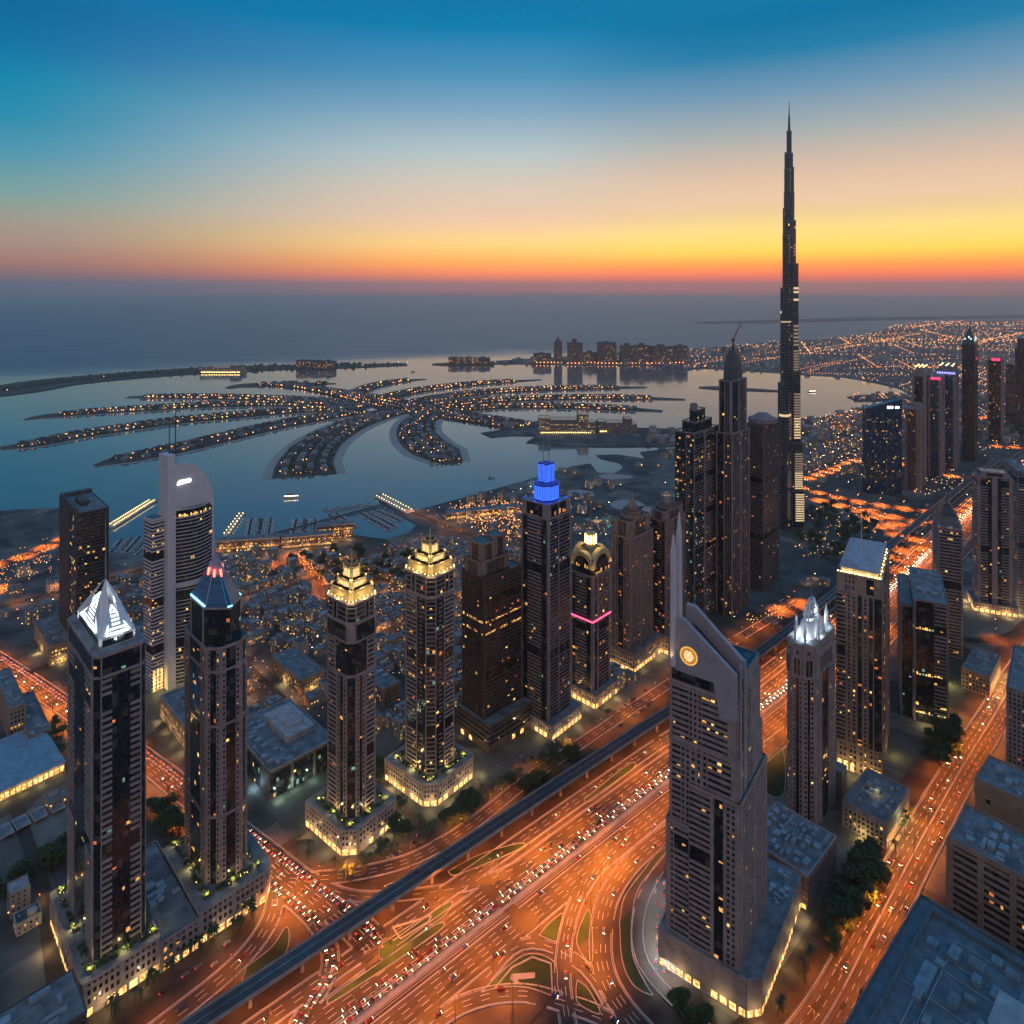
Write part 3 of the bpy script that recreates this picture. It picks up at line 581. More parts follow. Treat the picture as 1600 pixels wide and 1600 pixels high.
for k in range(10): b.box((random.uniform(-hh+4, hh-4), random.uniform(-14, 14), 20.1), (random.uniform(2, 6), random.uniform(2, 6), random.uniform(1, 2.6)))
tag(b.build('air_conditioner', ducts, wr), kind='stuff')
for k in range(4):
    b = MB(); a0 = -hh+(k+.2)*hh/2; b.face([(a0, -L1.a/2-9.6, .8), (a0+hh/2*.6, -L1.a/2-9.6, .8), (a0+hh/2*.6, -L1.a/2-9.6, 4.8), (a0, -L1.a/2-9.6, 4.8)]); b.build('shop_window', shopm, wr)
# ---- 3, 4 twin towers with stepped golden crowns
def golden(label, uc, vc, uL, uR, vt, th, vap, variant, vpod):
    T = Tower('skyscraper', label, 'skyscraper', uc, vc, uL, uR, vt, th); h = T.ht; f = T.F; c = min(T.a, T.b)*.16
    if variant == 0:
        st = ['S.3 B2 S.25 G.9 B.5 G.9 S.25 B2 S.3', 'G2', 'S.4 G2 S.3', 'G1', 'B4', 'G1', 'S.3 B2 S.25 W1 G1.2 S.25 B1.6 S.3', 'G2']
        f.run(T.oct(c), 0, h*.70, ['S.3 W1 G1 W1 S.3 B2.6 S.3', 'G1', 'S.4 B2 S.3', 'G1', 'B4', 'G1', 'S.3 B2.6 S.3 W1 G1 W1 S.3', 'G1'], 3.9, .07)
        f.run(T.oct(c), h*.70, h*.84, ['G3 S.3 B1.6 S.3', 'G1', 'S.4 B2 S.3', 'G1', 'B4', 'G1', 'S.3 B1.6 S.3 G3', 'G1'], 3.9, .07, topw=.8)
        f.run(T.oct(c, -.3), h*.84, h*.92, ['S.15 G5 S.15', 'S1', 'S.4 G5 S.3', 'G1', 'G4', 'G1', 'S.15 G5 S.15', 'S1'], 3.9, 0)
    else:
        f.run(T.oct(c), 0, h*.91, ['S.2 G1 L1 G.6 S.2 B3 S.3', 'G1', 'S.4 B2 S.3', 'G1', 'B4', 'G1', 'S.3 B3 S.2 G.6 L1 G1 S.2', 'L1'], 3.9, .09)
    f.run(T.oct(c, .6), h*.92 if variant == 0 else h*.91, h, ['S.3 L3 S.3 G1 S.3 L1.5', 'S1' if variant == 0 else 'L1', 'S.4 G1 S.3', 'G1', 'G4', 'G1', 'L1.5 S.3 G1 S.3 L3 S.3', 'L1'], 3.9, .03)
    f.finish(T.root, stone, glass); X, Y = T.b/2, T.a/2; ap = T.z(vap); dz = (ap-h)
    tiers = ((.78, 0, .26), (.55, .26, .46), (.5, .26, .44), (.31, .46, .74), (.2, .74, .82))
    b = MB(); b.prism(T.oct(c*1.1, -1.), h, h+1.2, 0, True); T.part('cornice', b, stone)
    for k, (w, z0, z1) in enumerate(tiers):
        if k == 2: continue
        b = MB(); x, y = X*w, Y*w; cc = x*.18; q = [(-x+cc, -y), (x-cc, -y), (x, -y+cc), (x, y-cc), (x-cc, y), (-x+cc, y), (-x, y-cc), (-x, -y+cc)]
        b.prism(q, h+1+dz*z0, h+1+dz*z1); b.prism([(a*1.07, e*1.07) for a, e in q], h+1+dz*z1-1.2, h+1+dz*z1, 0, True)
        for a, e in q: b.box((a, e, h+1+dz*z0), (1.3, 1.3, dz*(z1-z0)+1.3), .78)
        T.part('crown_tier', b, golds)
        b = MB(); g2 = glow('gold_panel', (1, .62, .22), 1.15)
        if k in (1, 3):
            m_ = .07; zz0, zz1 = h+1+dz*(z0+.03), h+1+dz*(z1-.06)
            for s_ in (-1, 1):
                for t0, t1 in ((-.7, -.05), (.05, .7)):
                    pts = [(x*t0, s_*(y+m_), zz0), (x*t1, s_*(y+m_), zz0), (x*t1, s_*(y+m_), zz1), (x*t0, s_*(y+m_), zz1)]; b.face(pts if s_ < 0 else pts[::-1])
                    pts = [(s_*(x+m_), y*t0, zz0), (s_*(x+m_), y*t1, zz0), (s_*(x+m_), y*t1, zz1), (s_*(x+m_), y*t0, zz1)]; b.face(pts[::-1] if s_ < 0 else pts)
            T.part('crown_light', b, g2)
    T.mast(0, 0, h+dz*.8, ap+6, 1., golds, 'finial'); b = MB()
    for k in range(28):
        a_ = k/28*6.283; x, y = X*.92*max(-1, min(1, 1.35*math.cos(a_))), Y*.92*max(-1, min(1, 1.35*math.sin(a_))); b.octa((x, y, h+2.2), .4)
    T.part('crown_lamps', b, lampy)
    for sx, sy in ((-1, -1), (1, -1), (-1, 1), (0, -1), (-1, 0)):
        T.lamp(sx*X*1.0, sy*Y*1.0, h+3.5, 2300, (1, .68, .27)); T.lamp(sx*X*.76, sy*Y*.76, h+2+dz*.27, 1300, (1, .72, .3)); T.lamp(sx*X*.55, sy*Y*.55, h+2+dz*.47, 900, (1, .76, .36))
    X, Y = T.b/2+11, T.a/2+11; k = 9
    T.podium([(-X+k, -Y), (X-3, -Y), (X, -Y+3), (X, Y), (-X, Y), (-X, -Y+k)], vpod, stone, le=3200); return T
golden('dark banded tower with stepped golden crown, left of the golden-topped pair', 548, 1322, 507, 592, 948, 39, 868, 0, 20)
golden('dark banded tower with stepped golden crown, right and taller of the golden-topped pair', 673, 1248, 628, 716, 906, 40, 833, 1, 19)
# ---- 5 dark office tower with brown stepped top
T = Tower('skyscraper', 'dark brown office tower with blocky stepped top beside the blue-crowned tower', 'skyscraper', 757, 1166, 722, 814, 905, 46)
h = T.ht; f = T.F; f.run(T.rect(), 0, h, ['S.2 B9', 'B4', 'B4', 'S.2 V5 S.3'], 3.8, .045, ('r', 'w', 'y'), band=.38, litfloors=(28, 31)); f.finish(T.root, mat('dark_brown_stone', (.09, .06, .055), .7), glassr)
f2 = Facade(3); X, Y = T.b/2, T.a/2; hz = T.z(840)
f2.run(rect(-X*.95, X*.6, -Y*.6, Y*.8), h, h+(hz-h)*.45, ['S1 V3 S1'], 4, 0); f2.run(rect(-X*.8, -X*.1, -Y*.45, Y*.7), h+(hz-h)*.45, hz, ['S1 V2 S1'], 5, 0); f2.run(rect(X*.0, X*.55, -Y*.3, Y*.65), h+(hz-h)*.45, hz+2, ['S1 V2 S1'], 5, 0)
f2.st.build('top_block', stone2, T.root); f2.gl.build('top_glazing', glassr, T.root)
T.podium([(-X-4, -Y-12), (X+16, -Y-12), (X+16, Y+4), (-X-4, Y+4)], 26, mat('dark_brown_stone', (.09, .06, .055), .7), False, garden=False, style='B9', litp=.05, le=500)
# ---- 6 tower with blue lit crown
T = Tower('skyscraper', 'slim tower with glowing blue crown and two thin antennas', 'skyscraper', 856, 1150, 815, 892, 790, 43)
h = T.ht; f = T.F; f.run(T.rect(), 0, h-14, ['S.7 L3 S.3 L4 S.5', 'S1 B2 G3 S1', 'B4', 'S.4 G1.4 B4 G1.6 S.2'], 3.7, .05, ('w', 'c', 'w', 'r')); f.run(T.rect(.3), h-14, h, ['S.8 G2 S.3 G2 S1.4', 'S1 B2 S1', 'B4', 'S1.2 G4 S1.2'], 7, .5, ('w', 'r'), topw=1)
f.finish(T.root, stone3, glass); X, Y = T.b/2, T.a/2; z1, z2 = T.z(752), T.z(722)
bluec = mat('blue_lit_panel', (.04, .12, .6), .5); b = MB(); q = [(-X*.3, -Y*.68), (X*.3, -Y*.68), (X*.68, -Y*.3), (X*.68, Y*.3), (X*.3, Y*.68), (-X*.3, Y*.68), (-X*.68, Y*.3), (-X*.68, -Y*.3)]
b.prism(q, h-10, z1); [b.prism(rect(cx_-X*.13, cx_+X*.13, cy2-Y*.13, cy2+Y*.13), z1, z2) for cx_, cy2 in ((-X*.2, Y*.2), (X*.2, -Y*.2), (X*.2, Y*.2), (-X*.2, -Y*.2))]; b.prism(rect(-X*.2, X*.2, -Y*.2, Y*.2), z1, z2-6); T.part('crown', b, bluec)
b = MB(); bg_ = glow('blue_grid', (.05, .2, 1), 1.7, 'AUTO')
for qq, za, zb, nx in ((q, h+1, z1-1, 5), (rect(-X*.33, -X*.07, -Y*.33, -Y*.07), z1+1, z2, 3), (rect(X*.07, X*.33, -Y*.33, -Y*.07), z1+1, z2, 3), (rect(-X*.33, -X*.07, Y*.07, Y*.33), z1+1, z2, 3)):
    for i in range(len(qq)):
        A, C = Vector((*qq[i], 0)), Vector((*qq[(i+1) % len(qq)], 0)); t = C-A; n = Vector((t.y, -t.x, 0)).normalized()*.15; nz_ = int((zb-za)/2)
        for j in range(nx):
            for k in range(nz_):
                a0, a1 = A+t*(j+.18)/nx+n, A+t*(j+.82)/nx+n; zz = za+k*2; b.face([(a0.x, a0.y, zz), (a1.x, a1.y, zz), (a1.x, a1.y, zz+1.4), (a0.x, a0.y, zz+1.4)])
T.part('crown_light', b, bg_)
for x, y in ((-X*.8, -Y*.8), (X*.8, -Y*.8), (-X*.8, Y*.8), (0, -Y*.95), (-X*.95, 0)): T.lamp(x, y, h+2, 2600, (.015, .07, 1))
T.mast(-2, 2, z1, T.z(682), .7); T.mast(2, -2, z1, T.z(682), .7)
T.podium([(-X-3, -Y-8), (X+8, -Y-8), (X+8, Y+3), (-X-3, Y+3)], 14, stone3, garden=False, le=2600)
# ---- 7 tower with arched golden top
T = Tower('skyscraper', 'narrow tower with four lit golden arches, dome lantern and pink light ring', 'skyscraper', 926, 1103, 893, 953, 885, 43)
h = T.ht; f = T.F; f.run(T.rect(), 0, h-12, ['S.6 G1 S.4 L4 S.5', 'S1 B2 G3 S1', 'B4', 'S.4 G1 B4 G1.6 S.6'], 3.7, .09, ('w', 'y', 'r')); f.run(T.rect(.3), h-12, h+6, ['G5', 'G5', 'G4', 'G5'], 6, .3, ('w',), top=False)
f.finish(T.root, stone3, glass); X, Y = T.b/2, T.a/2; b = MB()
for s_ in range(4):
    a_ = s_*math.pi/2; ca, sa = math.cos(a_), math.sin(a_); Xh = X if s_ % 2 == 0 else Y; D = Y if s_ % 2 == 0 else X; pr = None
    for k in range(17):
        t = math.pi*k/16; loc = lambda r, dd_: Vector((r*Xh*math.cos(t), -D-dd_, 0)); o_, i_ = loc(1.08, 0), loc(.78, 0); zo, zi = h-4+Xh*1.15*math.sin(t), h-4+Xh*.82*math.sin(t)
        rot = lambda p, z_: (p.x*ca-p.y*sa, p.x*sa+p.y*ca, z_)
        c = (rot(loc(1.08, 1), zo), rot(loc(.78, 1), zi), rot(loc(1.08, -5), zo), rot(loc(.78, -5), zi))
        if pr: b.face([pr[0], pr[1], c[1], c[0]]); b.face([pr[0], c[0], c[2], pr[2]]); b.face([pr[1], pr[3], c[3], c[1]])
        pr = c
T.part('arch', b, golds); b = MB(); zd = h+Xh*.6; b.cone([(-X*.9, -Y*.9), (X*.9, -Y*.9), (X*.9, Y*.9), (-X*.9, Y*.9)], h+2, (0, 0, T.z(842))); T.part('roof', b, mat('slate_roof', (.08, .1, .12), .6))
zl = T.z(840); b = MB(); b.cyl((0, 0), 5, zl-8, zl+6, 6, 10); T.part('lantern', b, golds); b = MB()
for k in range(10): b.box((5.9*math.cos(k*.628), 5.9*math.sin(k*.628), zl-5), (1.2, 1.2, 9), k*.628)
T.part('lantern_light', b, lampy)
T.mast(0, 0, zl+6, T.z(782), .5)
for x, y in ((-X, -Y), (X, -Y), (-X, Y)): T.lamp(x*1.15, y*1.15, h-4, 1400, (1, .6, .22))
T.lamp(0, 0, zl+9, 500, (1, .7, .3)); zr_ = T.z(958); b = MB()
for k in range(14):
    t = (k+.5)/14
    b.box((-X-.5+(2*X+1)*t, -Y-1, zr_), (2.2, .8, 1.3)); b.box((-X-1, -Y-.5+(2*Y+1)*t, zr_), (.8, 2.2, 1.3))
T.part('pink_light_ring', b, glow('pink_lamp', (1, .08, .2), 3, 'AUTO')); T.podium([(-X-3, -Y-6), (X+6, -Y-6), (X+6, Y+3), (-X-3, Y+3)], 14, stone2, garden=False, le=2600)
# ---- 8, 9 brown stone pair
def brown(label, uc, vc, uL, uR, vt, th, va, style, lit):
    T = Tower('skyscraper', label, 'skyscraper', uc, vc, uL, uR, vt, th, None); h = T.ht; f = T.F
    f.run(T.rect(), 0, h, style, 3.6, lit, ('r', 'w', 'r')); X, Y = T.b/2, T.a/2; z1 = T.z(va); f.run(T.rect(min(X, Y)*.2), h, h+(z1-h)*.5, ['S1 V2 S1'], 6, .02)
    f.finish(T.root, stone2, glass); zz = h+(z1-h)*.5
    for k in range(4):
        b = MB(); r = (X+Y)/2*(.72-.14*k); b.cyl((0, 0), r, zz, zz+(z1-zz)*.25, r*.93, 14); b.cyl((0, 0), r*1.06, zz+(z1-zz)*.21, zz+(z1-zz)*.25, n=14); T.part('dome_tier', b, stone2); zz += (z1-zz)*.25 if k < 3 else 0
    b = MB(); zf = zz; b.cyl((0, 0), (X+Y)*.18, zf, z1+2, 1.5, 12); T.part('dome', b, stone2); T.mast(0, 0, z1, z1+14, .4)
    T.podium([(-X-3, -Y-6), (X+8, -Y-6), (X+8, Y+3), (-X-3, Y+3)], 22, stone2, garden=False, le=2500); return T
brown('brown gridded stone tower with small domed top, behind the pink-ringed tower', 985, 1048, 955, 1020, 842, 43, 782, ['S.6 W3 S.4 W4 S.4', 'W5', 'W5', 'S.5 W2 G2 W2 S.5'], .09)
brown('brown and black tower with round tiered top and yellow light strip', 1040, 1020, 1014, 1070, 815, 43, 778, ['S.5 W3 G1 W3 S.3', 'W5', 'W5', 'S.3 G3 L2 G1 S.3'], .09)
# ---- 10 teal tower with stepped top
T = Tower('skyscraper', 'teal glass tower with broken stepped top, left of the crane-topped tower', 'skyscraper', 1084, 975, 1055, 1122, 677, 43)
h = T.ht; f = T.F; f.run(T.rect(), 0, h, ['S.2 L3 S.5 B4 S.3', 'B5', 'B5', 'G3 S.1 L1 G1'], 3.8, .10, ('w', 'c', 'w', 'r')); X, Y = T.b/2, T.a/2
f.run(rect(-X*.6, X*.7, -Y*.7, Y*.8), h, T.z(655), ['G4'], 4, .03); f.run(rect(-X*.1, X*.6, -Y*.1, Y*.7), T.z(655), T.z(640), ['G4'], 4, .03); f.run(rect(-X*.1, X*.15, Y*.2, Y*.6), T.z(640), T.z(632), ['S2'], 4, 0); f.finish(T.root, stone3, glassg); T.mast(0, Y*.4, T.z(632), T.z(625), .4)
# ---- 11 tall tower under construction with crane
T = Tower('skyscraper', 'tall dark tower with bullet-shaped unfinished top and leaning crane', 'skyscraper', 1143, 965, 1119, 1171, 678, 43)
h = T.ht; f = T.F; f.run(T.rect(), 0, h, ['S.4 V3 S.5 V3 S.4', 'V5', 'V5', 'S.4 G2 S.4 V2'], 3.8, .06, ('r', 'w')); X, Y = T.b/2, T.a/2; z1 = T.z(592)
f.run(T.rect(3), h, z1, ['S.5 G2 S.4 V2 S.5'], 3.8, .05, ('w', 'y')); f.finish(T.root, stone3, glass); z2 = T.z(548); b = MB(); n = 16; pr = 1
for k in range(6):
    a0, a1 = k/6, (k+1)/6; r0, r1 = math.sqrt(1-a0**2*.75), math.sqrt(1-a1**2*.75); e0 = [(math.cos(j*math.pi/8)*(X-3.2)*r0, math.sin(j*math.pi/8)*(Y-3.2)*r0) for j in range(16)]; e1 = [(math.cos(j*math.pi/8)*(X-3.2)*r1, math.sin(j*math.pi/8)*(Y-3.2)*r1) for j in range(16)]; b.prism(e0, z1+(z2-z1)*a0, z1+(z2-z1)*a1, 0, False, e1)
T.part('dome', b, mat('dome_slate', (.05, .07, .09), .5))
b = MB()
for k in range(10): b.bar((X*.5*math.cos(k*.628), X*.5*math.sin(k*.628), z2-2), (X*.5*math.cos(k*.628), X*.5*math.sin(k*.628), z2+6), 1.2)
T.part('open_frame', b, stone3); C0 = T.c
cr_ = empty('tower_crane', (C0.x, C0.y, z2+.1), 0, 'luffing crane leaning over the bullet-shaped tower top', 'crane'); b = MB(); b.box((0, 0, 0), (2, 2, 14)); b.build('crane_mast', dkmetal, cr_); b = MB(); b.box((0, 0, 14), (4, 3, 3)); b.build('cab', dkmetal, cr_)
b = MB(); b.bar((0, 0, 15), (11, 0, 38), 1.3); b.bar((0, 0, 17), (10, 0, 37), .4); b.build('jib', mat('crane_orange', (.4, .12, .06), .6), cr_)
# ---- 12 dark banded block
T = Tower('skyscraper', 'dark horizontally banded tower with rounded cap, left of the giant spire', 'skyscraper', 1192, 925, 1166, 1217, 665, 43)
h = T.ht; f = T.F; f.run(T.rect(), 0, h, ['S.3 B8 S.3', 'B5', 'B5', 'B5'], 3.7, .03, ('r', 'w'), litfloors=()); f.finish(T.root, mat('dark_grey_stone', (.12, .1, .1), .7), glass); X, Y = T.b/2, T.a/2
b = MB(); b.cyl((0, 0), X*.7, h, h+6, n=16); b.cyl((0, 0), X*.6, h+6, T.z(645), X*.25, 16); T.part('cap', b, stone3)
# ---- 13 the giant tapering spire: three wings stepping back in a spiral
base = G(1233, 822); bt = empty('spire_tower', base, R(20), 'tallest needle-like silver-blue tower with spiralling setbacks, right of centre', 'skyscraper'); FOOT.append((base.x, base.y, 60)); bf = Facade(99); zz_ = lambda v: H-(v-V0)/F*base.y
sil = mat('silver_fin', (.16, .18, .21), .4, .5, var=.15); bglass = glass_mat('spire_glass', (.015, .03, .055), .12, 2, 4, (.06, .07, .09))
mpp = base.y/F      # metres per pixel there
tops = [zz_(v) for v in (640, 498, 412, 368, 325, 278, 240, 205)]
tops_w = {0: [(30, 640), (25, 500), (19, 368), (13, 265)], 1: [(27, 765), (24, 690), (20.5, 580), (17, 412), (12.5, 345), (9, 262)], 2: [(33, 700), (26, 600), (20, 450), (14, 325), (10, 238)]}
prev = {}
for wi, steps in tops_w.items():
    ang = R((205, -25, 90)[wi]); zprev = 0; co, si = math.cos(ang), math.sin(ang)
    for k, (reach, v) in enumerate(steps):
        z1 = zz_(v); w = 7.5*(1-.1*k); q = [(-2, -w), (reach-4, -w), (reach-1, -w*.55), (reach, 0), (reach-1, w*.55), (reach-4, w), (-2, w)]; q = [(x*co-y*si, x*si+y*co) for x, y in q]
        bf.run(q, zprev, z1, ['L5', 'V1', 'L1', 'L1', 'V1', 'L5', ''], 5.5, .012, ('w', 'y'), topw=2, proud=.5)
        zprev = z1
bf.run([(9*math.cos(k*math.pi/4), 9*math.sin(k*math.pi/4)) for k in range(8)], 0, zz_(300), ['V1'], 6, .01, ('w',)); bf.run([(6.5*math.cos(k*math.pi/4), 6.5*math.sin(k*math.pi/4)) for k in range(8)], zz_(300), zz_(240), ['V1'], 6, .01, ('w',))
bf.run([(4.2*math.cos(k*math.pi/4), 4.2*math.sin(k*math.pi/4)) for k in range(8)], zz_(240), zz_(205), ['V1'], 6, 0); bf.finish(bt, sil, bglass, 60)
b = MB(); b.cyl((0, 0), 2.4, zz_(205), zz_(180), 1.5, 8); b.cyl((0, 0), 1.1, zz_(180), zz_(158), .4, 8); b.build('needle', dkmetal, bt)
Ld = MB()       # lit mechanical and terrace levels on the wings facing us
for v, w0, w1, hh_, side in ((645, -13, -4, 2.2, 0), (580, 6, 13, 2.5, 1), (455, 1, 13, 7, 1), (467, 1, 12, 5, 1), (345, 0, 6, 4, 1), (498, -12, 10, 2, 1), (412, 4, 12, 2.5, 1), (295, 0, 5, 4, 1), (368, -10, -2, 2, 0)): pass
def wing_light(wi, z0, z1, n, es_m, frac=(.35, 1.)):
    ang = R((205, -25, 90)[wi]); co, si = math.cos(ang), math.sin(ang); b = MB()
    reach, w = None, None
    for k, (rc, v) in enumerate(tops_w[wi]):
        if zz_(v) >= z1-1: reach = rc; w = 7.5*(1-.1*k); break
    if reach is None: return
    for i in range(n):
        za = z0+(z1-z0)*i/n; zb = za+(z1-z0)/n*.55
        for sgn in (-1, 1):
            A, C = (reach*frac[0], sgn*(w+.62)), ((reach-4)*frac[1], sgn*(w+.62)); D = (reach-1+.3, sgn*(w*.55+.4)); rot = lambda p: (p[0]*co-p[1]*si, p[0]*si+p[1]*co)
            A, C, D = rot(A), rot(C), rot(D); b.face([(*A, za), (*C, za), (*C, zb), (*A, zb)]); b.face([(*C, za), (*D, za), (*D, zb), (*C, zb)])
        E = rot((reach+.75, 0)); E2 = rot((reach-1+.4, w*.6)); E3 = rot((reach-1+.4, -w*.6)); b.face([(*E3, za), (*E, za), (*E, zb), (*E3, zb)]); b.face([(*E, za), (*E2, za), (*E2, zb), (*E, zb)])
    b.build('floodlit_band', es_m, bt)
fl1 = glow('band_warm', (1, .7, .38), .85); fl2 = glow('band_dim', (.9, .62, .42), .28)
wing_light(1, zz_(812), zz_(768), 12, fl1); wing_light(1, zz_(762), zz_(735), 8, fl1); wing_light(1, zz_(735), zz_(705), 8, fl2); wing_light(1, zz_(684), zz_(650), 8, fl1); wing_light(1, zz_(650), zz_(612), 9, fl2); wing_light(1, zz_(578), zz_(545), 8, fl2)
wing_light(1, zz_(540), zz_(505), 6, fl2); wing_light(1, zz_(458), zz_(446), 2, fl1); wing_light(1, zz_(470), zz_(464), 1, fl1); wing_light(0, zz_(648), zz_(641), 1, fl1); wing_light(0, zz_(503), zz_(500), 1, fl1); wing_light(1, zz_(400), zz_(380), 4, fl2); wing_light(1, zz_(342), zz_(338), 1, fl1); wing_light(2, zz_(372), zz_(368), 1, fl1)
# ---- 14 front tower with sail-shaped blade and mast
T = Tower('skyscraper', 'big pinkish tower at right front with slanted blade roof and round orange emblem', 'skyscraper', 1156, 1578, 1041, 1197, 1262, 36)
X, Y = T.b/2, T.a/2; h = T.ht; f = T.F; ck = T.a*.0
f.run(rect(-X, X, -Y, Y*.35), 0, 127, ['S.6 W3 S.5 W3 S.6', 'W3', 'W3', 'B3 S.5 G1.3 S.3 W1.4 S.5'], 3.9, .05, ('w', 'y', 'w'), proud=.6)
f.run(rect(-X+.6, X-.6, Y*.35, Y), 0, 98, ['S1', 'W3', 'W5', 'S.8 W1 B3.5'], 3.9, .05, ('w', 'y', 'w'), proud=.6)
h2 = 199; f.run(rect(-X*.93, X*.9, -Y*.9, Y*.35), 127, 152, ['S.6 W2 S2', 'W5', 'W5', 'W2 B2.6 S.6'], 3.9, .12, ('y', 'w'), proud=.6)
f.run(rect(-X*.93, X*.9, Y*.35, Y*.93), 98, 152, ['S1', 'W5', 'W5', 'S.4 B1.5 W1.6'], 3.9, .12, ('y', 'w'), proud=.6)
f.run(rect(-X*.92, X*.8, -Y*.88, Y*.92), 152, h2-9, ['S.6 W2 S2', 'W5', 'W5', 'S.3 B2.6 W2 B2.6 B1.2 S1.2'], 3.9, .10, ('y', 'w'), proud=.6, band=.5)
f.run(rect(-X*.90, X*.78, -Y*.86, Y*.9), h2-9, h2, ['S3', 'S3', 'S3', 'S.1 G6 S3'], 9, 0); f.finish(T.root, stone, glass); T.roofing(rect(-X*.9, X*.9, -Y*.96, Y*.3), 127.3, 0)
# blade: extruded slanted plates parallel to the wide face (profile in y,z; thickness along x)
ya, yb = -Y*.9, Y*.74; zapex = 233
def plate(x0, x1, prof, name, m):
    b = MB(); n = len(prof); b.face([(x0, y, z) for y, z in prof]); b.face([(x1, y, z) for y, z in prof[::-1]])
    for i in range(n): (y0, z0), (y1, z1) = prof[i], prof[(i+1) % n]; b.face([(x0, y0, z0), (x1, y0, z0), (x1, y1, z1), (x0, y1, z1)][::-1])
    T.part(name, b, m)
bladem = mat('blade_panel', (.36, .35, .38), .4, .1, var=.1)
plate(-X*.94-1., -X*.94+2.2, [(yb, h2-1), (ya+14, h2-1), (ya+11, h2-22), (ya, h2-22), (ya, 207), (yb-5, zapex), (yb, zapex)], 'blade', bladem)
plate(-X*.94+12, -X*.94+15.5, [(yb-2, h2), (ya-.8, h2), (ya-.8, 210), (yb-8, zapex+4), (yb-2, zapex+4)], 'blade', bladem)
plate(-X*.94+2.2, -X*.94+12, [(yb-5, h2), (ya+1, h2), (ya+1, 201), (yb-9, zapex-8), (yb-5, zapex-8)], 'blade_core', MT['dark_metal'])
b = MB(); b.box((-X*.94+13.7, ya-.9, 127), (3.5, .9, h2-115)); b.box((-X*.94+5, ya-.9, 127), (2.4, .9, h2-115)); T.part('blade_pier', b, bladem)
b = MB(); yy, zc = yb-9, 210
def disc(mb, r, x, n=28, r0=0):
    for i in range(n):
        a0, a1 = 2*math.pi*i/n, 2*math.pi*(i+1)/n
        o0, o1 = (x, yy+r*math.cos(a0), zc+r*math.sin(a0)), (x, yy+r*math.cos(a1), zc+r*math.sin(a1)); i0, i1 = (x, yy+r0*math.cos(a0), zc+r0*math.sin(a0)), (x, yy+r0*math.cos(a1), zc+r0*math.sin(a1)); mb.face([o1, o0, i0, i1])
disc(b, 6, -X*.94-1.15); e = T.part('emblem', b, glow('emblem_orange', (1, .34, .03), .55)); b = MB(); disc(b, 6, -X*.94-1.3, r0=5.2); T.part('emblem_ring', b, glow('emblem_yellow', (1, .55, .1), 1.)); b = MB()
for k in range(5):
    zz = zc+2.6-k*1.35; w = math.sqrt(max(1, 4-(zz-zc)**2*.35))*1.6; pp = None
    for j in range(9): p = (-X*.94-1.4, yy+w*(1-j/4), zz+.35*math.sin(j*1.4+k)); b.bar(pp, p, .6) if pp else None; pp = p
T.part('emblem_stripes', b, glow('emblem_cream', (1, .8, .4), 1.1))
b = MB(); ym = yb+2; zt = 287; b.cyl((-X*.94, ym), 2.3, h2+1, zt-12, 1.9, 12); b.cyl((-X*.94, ym), 1.9, zt-12, zt, .4, 12); T.part('mast', b, white)
b = MB(); b.cyl((-X*.94+6, ym-1.5), 2.4, h2+1, 285, 2., 12); b.cyl((-X*.94+6, ym-1.5), 2., 285, 300, .5, 12); T.part('mast', b, white); T.lamp(-X*.94-4, ym+1, h2+4, 5200, (1, .6, .35), (-X*.94, ym, zt-20), 60)
q = [(-X-3, -Y-5), (-X+4, -Y-12), (X-2, -Y-14), (X+38, -Y-14), (X+38, -Y+20), (X+2, Y+6), (-X-3, Y+4)]
T.podium(q, 24, stone, litp=.02, garden=False, style='S9', le=1800)
b = MB()
for k in range(22):
    x, y = random.uniform(X+4, X+34), random.uniform(-Y-10, -Y+16); b.box((x, y, 24.1), (random.uniform(1.5, 4), random.uniform(1.5, 4), random.uniform(.8, 2.2)))
tag(T.part('air_conditioner', b, ducts), kind='stuff')
# ---- 15 octagonal tower with white lit crown
T = Tower('skyscraper', 'pinkish octagonal tower with bright white crown beside the highway', 'skyscraper', 1268, 1305, 1225, 1309, 1015, 45); X, Y = T.b/2, T.a/2; h = T.ht; f = T.F; c = min(X, Y)*.62
f.run(T.oct(c), 0, h-26, ['S.5 W2 G2.2 W2 S.5', 'S.3 W2 G1.5 W1 S.3', 'S.3 W2 G1 W2 S.3', 'W4', 'W4', 'W4', 'S.5 W2 G2.2 W2 S.5', 'S.3 W1.5 G1 W1.5 S.3'], 4.1, .035, ('w', 'y'))
f.run(T.oct(c, -.3), h-26, h-10, ['S1 V3 S1'], 8, .02, topw=1.6, proud=.8); f.run(T.oct(c, .4), h-10, h, ['S2 W4 S2'], 5, 0, topw=5); f.finish(T.root, stone, glass); T.roofing(T.oct(c, 1), h+.3, 0)
ap = T.z(935); wl = mat('white_crown_paint', (.75, .78, .8), .5, var=.05); b = MB()
for k in range(8): a_ = (k+.5)*math.pi/4; x, y = math.cos(a_)*X*.86, math.sin(a_)*Y*.86; b.box((x, y, h), (2.2, 2.2, 9+3*(k % 2)), a_); b.cone([(x-1, y-1), (x+1, y-1), (x+1, y+1), (x-1, y+1)], h+9+3*(k % 2), (x, y, h+16+3*(k % 2)))
b.prism([(x*.62, y*.62) for x, y in T.oct(c)], h, h+12, 0, False, [(x*.42, y*.42) for x, y in T.oct(c)]); T.part('crown_pinnacle', b, wl); b = MB()
for k in range(8):
    a_ = (k+.5)*math.pi/4; b.bar((math.cos(a_)*X*.46, math.sin(a_)*Y*.46, h+8), (math.cos(a_)*X*.14, math.sin(a_)*Y*.14, ap), 1.2)
